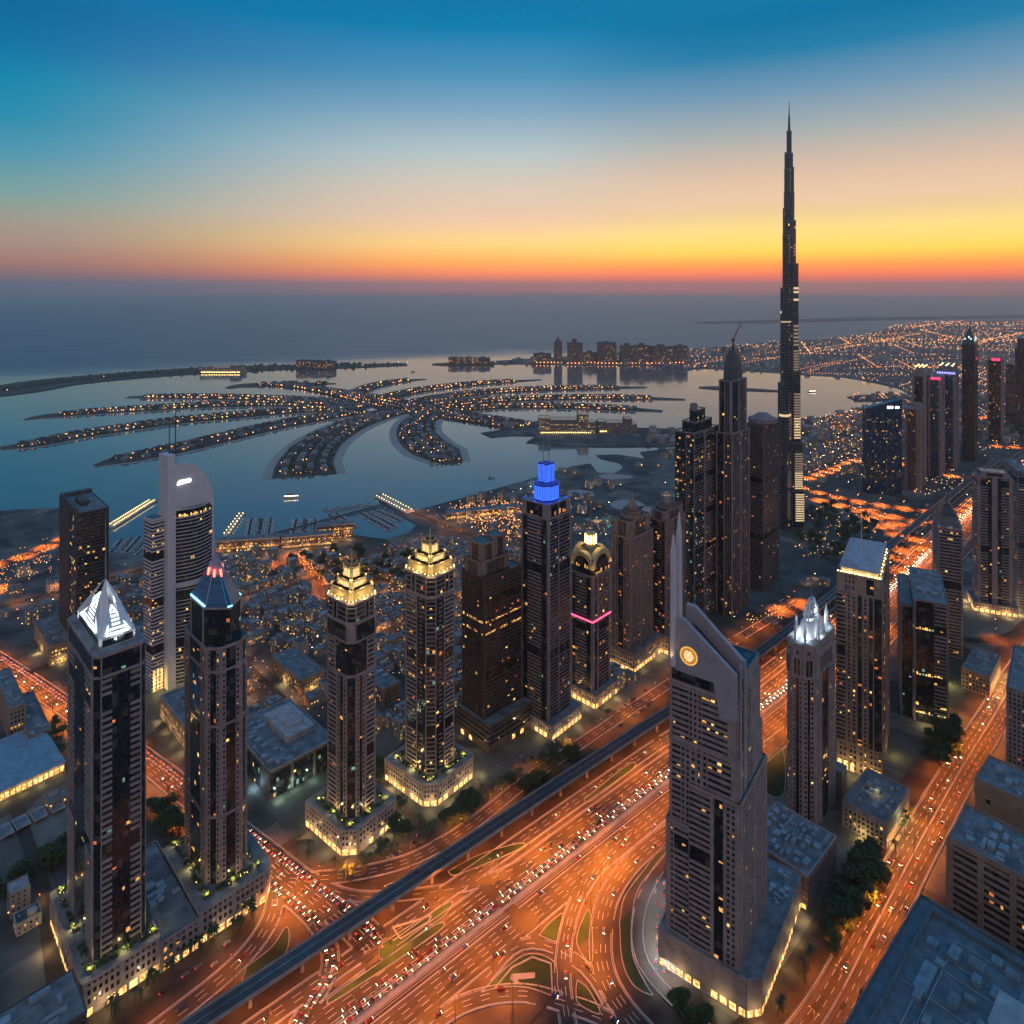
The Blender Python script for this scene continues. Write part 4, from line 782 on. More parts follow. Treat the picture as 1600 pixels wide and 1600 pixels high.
for k in range(6): r = .42-.045*k; z_ = h+12+(ap-h-12)*k/6; b.prism([(math.cos(j*math.pi/4)*X*r, math.sin(j*math.pi/4)*Y*r) for j in range(8)], z_, z_+.9, 0, True)
T.part('crown_lattice', b, wl); T.mast(0, 0, ap-2, T.z(912), .5)
for k in range(6): a_ = k*math.pi/3+.3; T.lamp(math.cos(a_)*X*.72, math.sin(a_)*Y*.72, h+2.5, 3800, (.82, .92, 1))
T.lamp(0, -4, h+20, 1500, (.82, .92, 1)); T.lamp(-5, 0, h+14, 1500, (.82, .92, 1)); b = MB(); b.prism(rect(X+1, X+14, -Y-3, Y-6), 0, 22); T.part('annex', b, stone3)
# ---- 16 tall striped tower with hipped lit roof
T = Tower('skyscraper', 'broad dark tower with vertical stripes, lit cornice and pale hipped roof', 'skyscraper', 1378, 1222, 1307, 1408, 908, 33); X, Y = T.b/2, T.a/2; h = T.ht; f = T.F
f.run(T.rect(), 0, 26, ['S.6 W3 S.6', 'W4', 'W4', 'S.6 W2 S.5 W2 S.5 W2 S.5 W3'], 5.2, .5, ('y', 'w')); f.run(T.rect(), 26, h-16, ['S.4 G2 S.3 W2 S.3 G1 S.4', 'W4', 'W4', 'B2.4 S.5 W.9 S.4 W1.1 S.4 G1.1 S.4 W1 S.4 G1.1 S.3 G2'], 3.9, .085, ('w', 'y', 'r')); f.run(T.rect(.5), h-16, h, ['S2 G2 S2', 'S4', 'S4', 'S2 W3 S3 G2 S2'], 6, .1, ('w',)); f.finish(T.root, stone2, glass)
b = MB(); q = T.rect(3.5); b.prism(q, h, h+5); T.part('attic', b, mat('cream_wall', (.55, .48, .38), .7)); b = MB(); b.prism(T.rect(2.), h+5, h+6, 0, True); b.prism(T.rect(2.4), h+6, T.z(862), 0, False, T.rect(8)); T.part('hipped_roof', b, mat('pale_blue_roof', (.32, .36, .42), .5)); T.mast(-3, 2, T.z(862), T.z(812), .6, white)
for k in range(5): T.lamp(-X+1.2, -Y+Y*2*(k+.5)/5, h+1.2, 350, (1, .78, .4)); T.lamp(-X+2*X*(k+.5)/5, -Y+1.2, h+1.2, 350, (1, .78, .4))
b = MB(); [b.box((-X+2., -Y+2*Y*(k+.5)/16, h+.7), (.5, 1.2, .5)) for k in range(16)]; [b.box((-X+2*X*(k+.5)/10, -Y+2, h+.7), (1.2, .5, .5)) for k in range(10)]; T.part('cornice_light', b, lampy)
b = MB()
for k in range(7):
    if k != 3: y0 = -Y+2*Y*(k+.2)/7; y1 = -Y+2*Y*(k+.8)/7; b.face([(-X-1, y1, 1), (-X-1, y0, 1), (-X-1, y0, 9), (-X-1, y1, 9)])
T.part('entrance_window', b, shopm); [T.lamp(-X-8, -Y+2*Y*t, 6, 2800, (1, .7, .25)) for t in (.2, .5, .8)]; T.lamp(0, -Y-8, 6, 3500, (1, .7, .25))
# ---- 17 flat roofed dark office tower
T = Tower('skyscraper', 'flat-roofed black glass office tower with banded corner, right of the striped tower', 'skyscraper', 1481, 1138, 1408, 1502, 945, 28); X, Y = T.b/2, T.a/2; h = T.ht; f = T.F
f.run(rect(-X, X, -Y, Y*.45), 0, h, ['S.3 B5 S.3', 'W4', 'G4', 'S.5 G4.5 B3 S.3'], 4., .05, ('y', 'c', 'w', 'y'), litfloors=(2, 12, 24)); f.run(rect(-X*.9, X, Y*.45, Y), 0, h-10, ['W4', 'W4', 'W4', 'S.4 G4 S.4'], 4, .06, ('y', 'c')); f.finish(T.root, stone3, glass)
T.roofing(rect(-X+1, X-1, -Y+1, Y*.42), h+.2, 9); b = MB(); b.prism(rect(-X*.85, X-1, Y*.5, Y-1), h-9.9, h-9.6); T.part('roof', b, roofm)
b = MB(); b.face([(X*.2-4, -Y-.9, h-6), (X*.2+9, -Y-.9, h-6), (X*.2+9, -Y-.9, h-3), (X*.2-4, -Y-.9, h-3)]); T.part('roof_sign', b, glow('sign_red', (1, .15, .08), .8)); T.lamp(X, -Y-10, 8, 9000, (1, .75, .25)); T.lamp(-X/2, -Y-10, 8, 6000, (1, .75, .25)); T.lamp(-X-8, 0, 6, 3000, (1, .75, .3))
b = MB(); [b.face([(-X+2*X*(k+.15)/6, -Y-1, 1), (-X+2*X*(k+.85)/6, -Y-1, 1), (-X+2*X*(k+.85)/6, -Y-1, 12), (-X+2*X*(k+.15)/6, -Y-1, 12)]) for k in range(6)]; T.part('entrance_window', b, shopm)
# ---- generic background towers
def simple(label, uc, vc, uL, uR, vt, th, styles, st=None, gl=None, lit=.06, cols=('w', 'r', 'c'), fh=4., maxlit=60, cat='skyscraper', band=.45, rn=4):
    T = Tower('skyscraper', label, cat, uc, vc, uL, uR, vt, th); T.F.run(T.rect(), 0, T.ht, styles, fh, lit, cols, band=band); T.F.finish(T.root, st or stone3, gl or glass, maxlit); T.roofing(T.rect(1), T.ht+.2, rn); return T
# 18
T = simple('slim banded tower with pointed glass wedge roof near the right edge', 1504, 1030, 1466, 1518, 828, 28, ['S.4 G3 S.3', 'B4', 'B4', 'S.3 B6 S.3'], None, glass, .08, ('w', 'w', 'y')); X, Y = T.b/2, T.a/2; b = MB(); ap = T.z(772)
b.cone([(-X, -Y*.9), (X, -Y*.9), (X, Y), (-X, Y)], T.ht+.7, (-X*.2, Y*.1, ap)); T.part('wedge_roof', b, glass_mat('wedge_glass', (.03, .045, .07), .2, 50, 3)); T.mast(-X*.2, Y*.1, ap-1, ap+9, .4)
for y in (-Y, 0, Y): T.lamp(-X-1, y, T.ht+2, 350, (1, .75, .4))
# 19, 20
T = simple('dark tower with paired window bays and lit shops at its foot, at right edge', 1582, 962, 1527, 1592, 748, 24, ['S.5 G2 S.5', 'B4', 'B4', 'S.7 B1.6 G.8 S1.2 G.8 B1.6 S.7'], stone3, glass, .07, ('w', 'c', 'w')); X, Y = T.b/2, T.a/2; f2 = Facade(4); f2.run(rect(-X*.8, X*.8, -Y*.8, Y*.75), T.ht, T.z(735), ['S1 G3 S1'], 5, .1); f2.st.build('top_block', stone3, T.root); f2.gl.build('top_glazing', glass, T.root)
T.podium([(-X-5, -Y-5), (X+5, -Y-5), (X+5, Y+5), (-X-5, Y+5)], 12, stone2, garden=False, le=5000)
simple('narrow dark tower cut by the right edge behind the paired-bay tower', 1612, 950, 1590, 1640, 738, 24, ['S.5 G2 S.5', 'B4', 'B4', 'S.4 B3 S.4 B3 S.4'], stone3, glassb, .08)
# 21 blue wedge
T = Tower('skyscraper', 'blue glass block with sloping roofline beside the junction', 'skyscraper', 1409, 772, 1353, 1415, 624, 4); X, Y = T.b/2, T.a/2; h = T.ht; f = T.F; f.run(rect(-X, X, -Y, Y), 0, h-36, ['V4', 'V4', 'V4', 'V9'], 4, .07, ('y', 'w', 'c'), top=False)
f.finish(T.root, mat('blue_fin', (.02, .07, .15), .4, .4), glassb, 60); b = MB(); q = rect(-X, X, -Y, Y); hl = H-(638-V0)/F*T.c.y; b.v = []
pts0 = [(*p, h-36) for p in q]; pts1 = [(-X, -Y, h), (X, -Y, h), (X, Y, hl), (-X, Y, hl)]
for i in range(4): j = (i+1) % 4; l_ = math.dist(pts0[i], pts0[j]); b.face([pts0[i], pts0[j], pts1[j], pts1[i]], uv=[(0, 0), (l_, 0), (l_, 36), (0, 36)])
b.face(pts1); T.part('sloped_top', b, glassb); b = MB()
for k in range(24): y = Y-2*Y*(k+.5)/24; zt = hl+(h-hl)*(k+.5)/24; b.box((-X-.2, y, h-36), (.5, .6, zt-h+36))
T.part('top_fins', b, MT['blue_fin']); b = MB(); [b.box((-X-.8, -Y+8+k*4.2, h-20), (.3, 3, 4.5)) for k in range(6) if k != 2]; T.part('rooftop_sign', b, lampw)
# 22..29 hazy cluster
T = simple('beige round-shouldered tower in front of the hazy cluster', 1438, 768, 1414, 1449, 640, 38, ['S2 G1 S2', 'S4', 'S4', 'S.5 V2 S1'], stone2, glass, .05, ('r', 'w'), maxlit=20); b = MB(); b.cyl((0, 0), min(T.a, T.b)*.45, T.ht, T.ht+8, n=14); T.part('drum', b, stone2)
def crown_simple(T, kind, va):
    X, Y = T.b/2, T.a/2; h = T.ht; ap = T.z(va); b = MB()
    if kind == 'lit': b.prism(T.rect(3), h, h+(ap-h)*.5); b.prism(T.rect(7), h+(ap-h)*.5, ap); T.part('top_block', b, stone3); b = MB(); [b.octa((x*X*.6, y*Y*.6, ap+1), 1.3) for x in (-1, 0, 1) for y in (-1, 0, 1)]; T.part('roof_lamps', b, lampy); T.mast(0, 0, ap, ap+12, .5)
    elif kind == 'cone': b.cone(T.rect(.5), h+.6, (0, 0, ap)); T.part('spire_roof', b, mat('dark_spire', (.03, .05, .06), .4)); T.mast(0, 0, ap-3, T.z(va-18), .8)
    elif kind == 'sign': b.prism(T.rect(2.5), h, ap); T.part('top_block', b, stone3)
T = simple('dark tower with small lit rooftop ornaments in the hazy cluster', 1446, 748, 1425, 1456, 588, 38, ['S1 G1 S1', 'S4', 'S4', 'S.6 G2 S.6'], None, glass, .05, maxlit=20); crown_simple(T, 'lit', 572)
T = simple('dark tower with red rooftop sign in the hazy cluster', 1470, 748, 1451, 1476, 593, 38, ['S1 G1 S1', 'S4', 'S4', 'S.4 G2 S.5'], None, glassb, .07, ('c', 'w', 'r'), maxlit=20); crown_simple(T, 'sign', 587); b = MB(); h = T.ht; [b.box((-T.b/2-1.3, -T.a/2+3+k*5, h-1), (.5, 3.6, 5)) for k in range(4)]; T.part('rooftop_sign', b, glow('sign_hot_red', (1, .02, .08), 5))
T = simple('dark tower with blue-violet lit parapet in the hazy cluster', 1493, 735, 1462, 1505, 582, 38, ['S1 G1 S1', 'S4', 'S4', 'S.3 G3 S.5'], None, glassb, .06, ('c', 'w', 'r'), maxlit=20); crown_simple(T, 'lit', 570); b = MB(); h = T.ht; [b.box((-T.b/2-1.3, -T.a/2+2+k*3.6, h-5), (.5, 2.2, 5)) for k in range(int(T.a/3.6))]; T.part('parapet_light', b, glow('violet_lamp', (.25, .25, 1), 3))
T = simple('tall dark tower with pointed top and pale lit cap', 1524, 722, 1503, 1533, 538, 38, ['S.4 G3 S.3', 'S4', 'S4', 'S.4 V4 S.4'], dkmetal, glass, .01, maxlit=10); crown_simple(T, 'cone', 508); b = MB(); X, Y = T.b/2, T.a/2; [b.box((-X*.72-1.6, -Y*.6+k*Y*.3, T.ht+5+(k % 3)*5), (1.2, 3, 5)) for k in range(5)]; [b.box((-X*.6+k*X*.3, -Y*.72-1.6, T.ht+5+(k % 3)*5), (3, 1.2, 5)) for k in range(5)]; T.part('cap_light', b, glow('cap_white', (.75, 1, .85), 1.6))
T = simple('hazy tower with red sign, left of two at the right horizon', 1567, 690, 1542, 1575, 563, 38, ['S1 G1 S1', 'S4', 'S4', 'S.4 G3 S.5'], None, glass, .05, maxlit=10); crown_simple(T, 'sign', 556); b = MB(); [b.box((-T.b/2-1.2, -T.a/2+10+k*7, T.ht-2), (.5, 5, 6)) for k in range(3)]; T.part('rooftop_sign', b, MT['sign_hot_red'])
simple('grey hazy block between the red-sign tower and the right edge', 1585, 672, 1571, 1590, 570, 38, ['B4'], None, glass, .06, maxlit=10)
T = simple('tall dark stepped tower cut by the right edge near the horizon', 1606, 680, 1586, 1625, 545, 38, ['B4'], dkmetal, glass, .02, maxlit=5); b = MB(); b.prism(T.rect(5), T.ht, T.z(528)); T.part('top_block', b, dkmetal)
# ---- 30 dark slab on the left
T = simple('black office slab with yellow-lit floors, far left behind the crystal tower', 118, 1040, 87, 170, 803, 46, ['S.25 B8 S.3', 'B5', 'B5', 'S3 G1.5'], mat('black_cladding', (.075, .06, .06), .6), glass, .07, ('w', 'w', 'y'), 4, 100, band=.3, rn=5)
h = T.ht; b = MB(); [b.prism(r_, h, h+z_) for r_, z_ in ((rect(-T.b*.5, -T.b*.42, -T.a/2, T.a/2), 5), (rect(-T.b*.42, T.b*.5, T.a*.42, T.a*.5), 5), (rect(-T.b*.2, T.b*.1, -T.a*.2, T.a*.15), 6))]; T.part('parapet', b, MT['black_cladding']); T.mast(0, 0, h+6, h+20, .3); T.mast(T.b*.3, 0, h, h+10, .3)
# ---- 31 curved white tower with arched wing and sign
cx0 = G(270, 1070); th = R(38); ct = empty('skyscraper', cx0, math.pi/2-th, 'white tower with curved banded glass front, arched wing top and glowing sign', 'skyscraper'); FOOT.append((cx0.x+5, cx0.y+20, 50)); zf = lambda v: H-(v-V0)/F*(cx0.y+12)
k_ = cx0.y/F; Lc = 52*k_/.85; f = Facade(31)
arc = [(0, -2)]+[(Lc*t, -2-9*math.sin(math.pi*min(1, t*1.0))*.9) for t in (.1, .2, .3, .4, .5, .6, .7, .8, .9, 1)]+[(Lc, 18), (0, 18)]
zg = zf(792); f.run(arc, 0, zf(905), ['L1']*10+['S2', 'S4', 'S2'], 4.1, .05, ('w', 'y'), topw=5, band=.4); f.run(arc, zf(905), zg-9, ['L1']*10+['S2', 'S4', 'S2'], 4.1, .03, ('w', 'y'), topw=.6); f.run(arc, zg-9, zg, ['G1']*10+['S2', 'S4', 'S2'], 4.1, .0, ('y',), topw=.4, litfloors=(0,))
f.run(rect(-22, -9, 2, 22), 0, zf(800), ['B4'], 4, .12, ('w', 'y')); f.finish(ct, white, glass, 100)
b = MB(); b.prism(rect(-9, 0, -7, 14), 0, zf(705)); b.build('core_slab', white, ct); prof = [(0, zg-2)]+[(0, zf(722))]
for k in range(13): a_ = math.pi/2*(k/12); prof.append((Lc*.2+(Lc*.84)*math.sin(a_), zg-4+(zf(722)-zg+4)*math.cos(a_)))
b = MB(); zt = prof[1][1]
for y0, y1 in ((-3.4, -.4),):
    P_ = [(x, z) for x, z in prof]; n = len(P_); b.face([(x, y0, z) for x, z in reversed(P_)]); b.face([(x, y1, z) for x, z in P_])
    for i in range(n): (x0, z0), (x1, z1) = P_[i], P_[(i+1) % n]; b.face([(x0, y0, z0), (x1, y0, z1 if False else z0), (x1, y1, z1), (x0, y1, z0)]) if False else b.face([(x0, y1, z0), (x0, y0, z0), (x1, y0, z1), (x1, y1, z1)])
b.prism(rect(Lc, Lc+2.5, -3, 18), 0, zg-3); b.build('arched_wing', white, ct)
b = MB(); [b.bar((4+k*1.55, -3.7, zf(752)+math.sin(k*2.1)*.6), (4.6+k*1.55, -3.7, zf(752)+2.2+1.5*abs(math.sin(k*1.7))), .8) for k in range(10)]; b.bar((3.6, -3.7, zf(753)), (19, -3.7, zf(751)), 1.1); b.build('rooftop_sign', glow('sign_white', (1, .95, 1), 6, 'AUTO'), ct)
for x in (-3, 4):
    b = MB(); b.cyl((x, 2), .8, zf(722), zf(650 if x < 0 else 642), .45, 8); b.build('mast', dkmetal, ct)
b = MB(); b.cyl((Lc+3, 0), .7, zg-3, zg+45, .3, 6); b.build('mast', white, ct)
for x in (-18, -6, 8, 22):
    l = bpy.data.lights.new('lamp_light', 'POINT'); l.energy = 7000; l.color = (1, .68, .25); o = bpy.data.objects.new('lamp_light', l); COL.objects.link(o); o.parent = ct; o.location = (x, -14 if x > -10 else -6, 8)
b = MB(); [b.face([(-21+k*4, 1.3, 1), (-18.5+k*4, 1.3, 1), (-18.5+k*4, 1.3, 24), (-21+k*4, 1.3, 24)]) for k in range(3)]; b.build('entrance_window', shopm, ct)
# ================================================================== ELEVATED RAILWAY
vl = [p for p in off(HWL, -52) if (p-A0).length < 1900]
vr = empty('elevated_railway', vl[0], 0, 'long elevated railway viaduct crossing diagonally beside the wide highway', 'viaduct')
def lc(P, o=vr): return [p-o.location for p in P]
VP = lc(vl); b = MB(); strip(b, VP, -5.8, 5.8, 10.2, 12.); b.build('deck', mat('deck_concrete', (.3, .27, .25), .8), vr)
b = MB(); strip(b, VP, -4.9, 4.9, 12.05, 12.1); b.build('track_bed', mat('track_bed', (.06, .06, .065), .9), vr)
b = MB(); strip(b, VP, -6.1, -5.6, 10.6, 13.3); strip(b, VP, 5.6, 6.1, 10.6, 13.3); b.build('parapet', mat('parapet_concrete', (.33, .29, .27), .8), vr)
b = MB(); [strip(b, VP, o_-.09, o_+.09, 12.1, 12.3) for o_ in (-3.3, -1.8, 1.8, 3.3)]; strip(b, VP, -.35, .35, 12.1, 12.6); b.build('rail', mat('rail_steel', (.5, .48, .46), .3, .8), vr)
Q = resample(VP, 34)
for k, p in enumerate(Q[1:-1]):
    if not inframe(p+vr.location, 60): continue
    t_ = (Q[k+2]-Q[k]).normalized(); b = MB(); a_ = math.atan2(t_.y, t_.x); b.cyl((p.x, p.y), 1.25, 0, 8.3, n=14); q0 = [(p.x+math.cos(a_)*x-math.sin(a_)*y, p.y+math.sin(a_)*x+math.cos(a_)*y) for x, y in rect(-1.2, 1.2, -1.5, 1.5)]; q1 = [(p.x+math.cos(a_)*x-math.sin(a_)*y, p.y+math.sin(a_)*x+math.cos(a_)*y) for x, y in rect(-1.3, 1.3, -4.6, 4.6)]
    b.prism(q0, 8.1, 10.15, 0, True, q1); b.build('pier', MT['parapet_concrete'], vr)
# ================================================================== OTHER NEAR BUILDINGS
bricky = mat('buff_wall', (.3, .22, .17), .85); darkwall = mat('dark_cladding', (.1, .085, .08), .7); bluish = mat('blue_roof', (.1, .16, .19), .8, var=.3)
def units(root, x0, x1, y0, y1, z, n, seed, m=None, big=1.):
    r = random.Random(seed); x0, x1 = min(x0, x1), max(x0, x1); y0, y1 = min(y0, y1), max(y0, y1); used = []
    for k in range(n*6):
        if len(used) >= n: break
        w, l, hh = r.uniform(2, 7)*big, r.uniform(2, 5)*big, r.uniform(1.2, 3)*big**.5
        if r.random() < .2: w *= 2.2
        x, y = r.uniform(x0+w/2, x1-w/2), r.uniform(y0+l/2, y1-l/2)
        if any(abs(x-a)<(w+c)/2+.4 and abs(y-b_)<(l+e)/2+.4 for a, b_, c, e in used): continue
        used.append((x, y, w, l)); b = MB(); b.box((x, y, z), (w, l, hh)); kind = r.random()
        if kind < .45:
            for i in range(max(1, int(w/2.2))): b.cyl((x-w/2+1.1+i*2.2, y), min(.8, l*.4), z+hh, z+hh+.35, n=8)
        elif kind < .7: b.box((x, y, z+hh), (w*.85, l*.3, .5))
        else: [b.box((x-w/2+.5+i, y, z+hh), (.12, l*.9, .25)) for i in range(int(w))]
        b.build('air_conditioner', m or ducts, root)
    for k in range(max(2, n//5)):
        b = MB(); a = (r.uniform(x0, x1), r.uniform(y0, y1), z+.5); c = (a[0], r.uniform(y0, y1), z+.5); b.bar(a, c, .45); b.bar(c, (r.uniform(x0, x1), c[1], z+.5), .45); b.build('pipe', ducts, root)
class Block(Tower):
    def __init__(s, name, label, cat, p0, lb, wa, h, th, group=None):
        th = R(th); Bd = Vector((math.sin(th), math.cos(th), 0)); Rd = Vector((math.cos(th), -math.sin(th), 0)); p0 = Vector((p0[0], p0[1], 0)); s.a, s.b, s.ht = wa, lb, h; s.c = p0+Bd*lb/2+Rd*wa/2; s.rz = math.pi/2-th
        s.root = empty(name, s.c, s.rz, label, cat, group); s.F = Facade(int(p0.x) & 0xffff); FOOT.append((s.c.x, s.c.y, math.hypot(lb, wa)/2+4)); s.P = p0
def parap(T, i=0, hh=1.3, m=None, z=None):
    z = T.ht if z is None else z; X, Y = T.b/2-i, T.a/2-i; b = MB()
    for q in (rect(-X, X, -Y, -Y+.6), rect(-X, X, Y-.6, Y), rect(-X, -X+.6, -Y+.6, Y-.6), rect(X-.6, X, -Y+.6, Y-.6)): b.prism(q, z, z+hh)
    T.part('parapet', b, m or pale)
def roofslab(T, m=None, i=.3):
    b = MB(); b.prism(T.rect(i), T.ht-.4, T.ht+.12); T.part('roof', b, m or roofm)
# big machine-filled roof at the bottom right
p0 = G(1345, 1565, 45); T = Block('plant_roof_building', 'big flat-roofed block filled with air-conditioning plant, bottom right corner', 'building', (p0.x-62, p0.y-54), 182, 150, 45, 48.5); X, Y = T.b/2, T.a/2; rootC = T
T.F.run(T.rect(), 0, 45, ['S.5 W6 S.5'], 4.2, .02); T.F.finish(T.root, bricky, glass, 20); roofslab(T, bluish); parap(T, .2, 2.2, MT['blue_roof']); parap(T, 9, 3.2, MT['blue_roof'], 45.1)
units(T.root, -X+12, X-12, Y-12, Y-110, 45.15, 60, 11, mat('blue_grey_metal', (.2, .3, .35), .55, .2), 1.5)
b = MB(); b.box((-10, Y-75, 45.15), (30, 42, 4)); b.box((42, Y-70, 45.15), (26, 36, 3)); T.part('plant_room', b, mat('pale_roof_panel', (.3, .38, .41), .7))
p0 = G(1480, 1311, 60); T = Block('office_block', 'buff office block with rows of square windows, above the plant-filled roof', 'building', p0, 46, 95, 60, 48.5); X, Y = T.b/2, T.a/2
T.F.run(T.rect(), 0, 60, ['W6', 'W6', 'S.3 W4 S.3', 'S.3 B1.2 S.3 B1.2 S.3 B1.2 S.3 B1.2 S.3 B1.2 S.3'], 5.2, .05, ('r', 'w')); T.F.finish(T.root, bricky, glass); roofslab(T); parap(T, 0, 2, bricky); units(T.root, -X+2, X-2, Y-3, -Y+10, 60.15, 26, 12)
p0 = G(1523, 1218, 60); T = Block('blank_walled_block', 'plain buff block with one tiny window and plant on its blue roof, right edge', 'building', p0, 40, 95, 60, 48.5); X, Y = T.b/2, T.a/2; b = MB(); b.prism(T.rect(), 0, 60); T.part('wall', b, bricky); roofslab(T); parap(T, 0, 1.6, bricky); units(T.root, -X+3, X-3, Y-6, 0, 60.15, 9, 13)
b = MB(); b.box((-X-.1, Y-9, 46), (.5, 3, 3)); T.part('window', b, glass)
simple('dark windowed tower cut by the right edge above the blank-walled block', 1612, 1262, 1573, 1650, 1085, 40, ['S.5 W5 S.5', 'W5', 'W5', 'S.3 W5 S.3'], stone3, glass, .05, fh=4)
T = Tower('department_store', 'flat-roofed hall full of roof machines behind the slanted-roof tower', 'building', 1262, 1424, 1165, 1307, 1371, 47); X, Y = T.b/2, T.a/2; T.F.run(T.rect(), 0, T.ht, ['L7', 'L5', 'L5', 'L9'], 4, .0, band=.2); T.F.finish(T.root, stone2, MT['dark_cladding']); roofslab(T); parap(T); units(T.root, -X+2, X-2, -Y+2, Y-2, T.ht+.15, 34, 15)
for k in range(5): T.lamp(-X-5, -Y+(k+.5)*2*Y/5, 3, 2200, (1, .5, .15))
b = MB(); [b.face([(-X-.7, -Y+(k+.9)*Y/5, 1), (-X-.7, -Y+(k+.2)*Y/5, 1), (-X-.7, -Y+(k+.2)*Y/5, 4), (-X-.7, -Y+(k+.9)*Y/5, 4)]) for k in range(9)]; T.part('shop_window', b, W_yel)
T = Tower('arcade_building', 'low arcaded building with glowing gables beside the tree-lined boulevard', 'building', 1384, 1328, 1316, 1420, 1288, 47); X, Y = T.b/2, T.a/2; T.F.run(T.rect(), 0, T.ht, ['S.3 W5 S.3', 'W4', 'W4', 'S.3 W6 S.3'], 4.5, .2, ('y', 'w')); T.F.finish(T.root, stone, glass, 60); roofslab(T); parap(T, 0, 1.2, stone); units(T.root, -X+2, X-2, -Y+2, Y-2, T.ht+.15, 12, 16)
for k in range(4): T.lamp(-X+(k+.5)*X/2, -Y-4, 4, 2600, (1, .75, .3))
T.lamp(-X-5, 0, 4, 2600, (1, .72, .25)); T.lamp(0, -Y-4, 14, 1500, (.9, 1, .5)); T.lamp(0, 0, T.ht+5, 900, (1, .7, .3))
T = Tower('shop_block', 'low dark block with lit shopfront at the far end of the boulevard', 'building', 1546, 1090, 1503, 1563, 1058, 45); X, Y = T.b/2, T.a/2; T.F.run(T.rect(), 0, T.ht, ['W5', 'W4', 'W4', 'W6'], 4.5, .1, ('y', 'w')); T.F.finish(T.root, stone2, glass, 40); roofslab(T); units(T.root, -X+2, X-2, -Y+2, Y-2, T.ht+.15, 8, 17); [T.lamp(-X+2*X*t, -Y-5, 4, 7000, (1, .7, .25)) for t in (.1, .4, .7, 1)]
T = Tower('shopping_hall', 'flat-roofed hall with row of lit arches left of the pyramid tower', 'building', 300, 1185, 226, 352, 1150, 45); X, Y = T.b/2, T.a/2; T.F.run(T.rect(), 0, T.ht, ['S.4 W5 S.4'], 5, .5, ('w', 'y')); T.F.finish(T.root, bricky, glass, 100); roofslab(T); parap(T); units(T.root, -X+2, X-2, -Y+2, Y-2, T.ht+.15, 16, 18); [T.lamp(-X-5, -Y+2*Y*t, 4, 2500, (1, .62, .25)) for t in (.15, .4, .65, .9)]
T = Tower('shopping_hall', 'large dark mall with raised roof block left of the nearer golden crown', 'building', 422, 1251, 318, 522, 1208, 45); X, Y = T.b/2, T.a/2; T.F.run(T.rect(), 0, T.ht, ['G3 S.4 G3 S.4 G3', 'S4', 'S4', 'S1 G3 S1'], 6, .15, ('y', 'c', 'w')); T.F.finish(T.root, darkwall, glass, 80); roofslab(T); parap(T); units(T.root, -X+2, 0, -Y+2, Y-2, T.ht+.15, 22, 19)
b = MB(); b.box((X*.35, Y*.1, T.ht), (X*.9, Y*1.1, 6)); b.box((X*.35, Y*.1, T.ht+6), (X*.5, Y*.6, 1.5)); T.part('roof_block', b, pale); [T.lamp(-X+2*X*t, -Y-5, 5, 2200, (.75, 1, .7)) for t in (.1, .35, .6)]; T.lamp(-X-5, -Y*.5, 5, 3500, (.5, .8, 1))
T = Tower('market_shed', 'long blue-roofed market shed with glowing side, left edge', 'building', -40, 1272, -75, 101, 1256, 40); X, Y = T.b/2, T.a/2; b = MB(); b.prism(T.rect(), 0, T.ht); T.part('wall', b, bricky); b = MB(); hh = T.ht; b.face([(-X-1, -Y-1, hh), (X+1, -Y-1, hh), (X+1, 0, hh+4), (-X-1, 0, hh+4)]); b.face([(-X-1, 0, hh+4), (X+1, 0, hh+4), (X+1, Y+1, hh), (-X-1, Y+1, hh)]); b.face([(X+1, -Y-1, hh), (X+1, Y+1, hh), (X+1, 0, hh+4)]); T.part('roof', b, mat('sheet_roof', (.2, .34, .42), .5)); b = MB()
for k in range(16): a0 = -X+2*X*(k+.15)/16; a1 = -X+2*X*(k+.85)/16; b.face([(a0, -Y-.1, 1), (a1, -Y-.1, 1), (a1, -Y-.1, 6), (a0, -Y-.1, 6)])
T.part('shop_window', b, shopm); [T.lamp(-X+2*X*t, -Y-5, 4, 2000, (1, .7, .25)) for t in (.3, .5, .7, .9)]
for (lb, uc, vc, uL, uR, vt, hi) in (('buff block with lit windows at the left edge beside the orange road', 14, 1158, -60, 40, 1108, 0), ('low glowing pavilion beside the trees at the left edge', 45, 1172, -10, 80, 1153, 1), ('small lit corner block at the foot of the black slab', 78, 1042, 48, 112, 1012, 1), ('golden-lit courtyard block behind the nearer golden-crowned tower', 470, 1090, 424, 507, 1064, 1), ('low brown block with rooftop plant behind the twin golden crowns', 600, 1105, 560, 625, 1078, 0)):
    T = Tower('low_block', lb, 'building', uc, vc, uL, uR, vt, 45); X, Y = T.b/2, T.a/2; T.F.run(T.rect(), 0, T.ht, ['S.3 W5 S.3', 'W3', 'W3', 'S.3 W5 S.3'], 4.5, .6 if hi else .25, ('y', 'w')); T.F.finish(T.root, bricky, glass, 60); roofslab(T); parap(T, 0, 1, bricky); units(T.root, -X+1, X-1, -Y+1, Y-1, T.ht+.15, 5, int(uc))
    if hi: [T.lamp(x, y, 4, 3500, (1, .68, .25)) for x, y in ((-X-4, 0), (0, -Y-4))]
p0 = G(-90, 1640, 25); T = Block('dark_roof_block', 'dark low roof in the bottom left corner', 'building', p0, 62, 34, 25, 45); T.F.run(T.rect(), 0, 25, ['W5'], 4.5, .05); T.F.finish(T.root, darkwall, glass, 20); roofslab(T); units(T.root, -25, 25, -14, 14, 25.15, 12, 77)
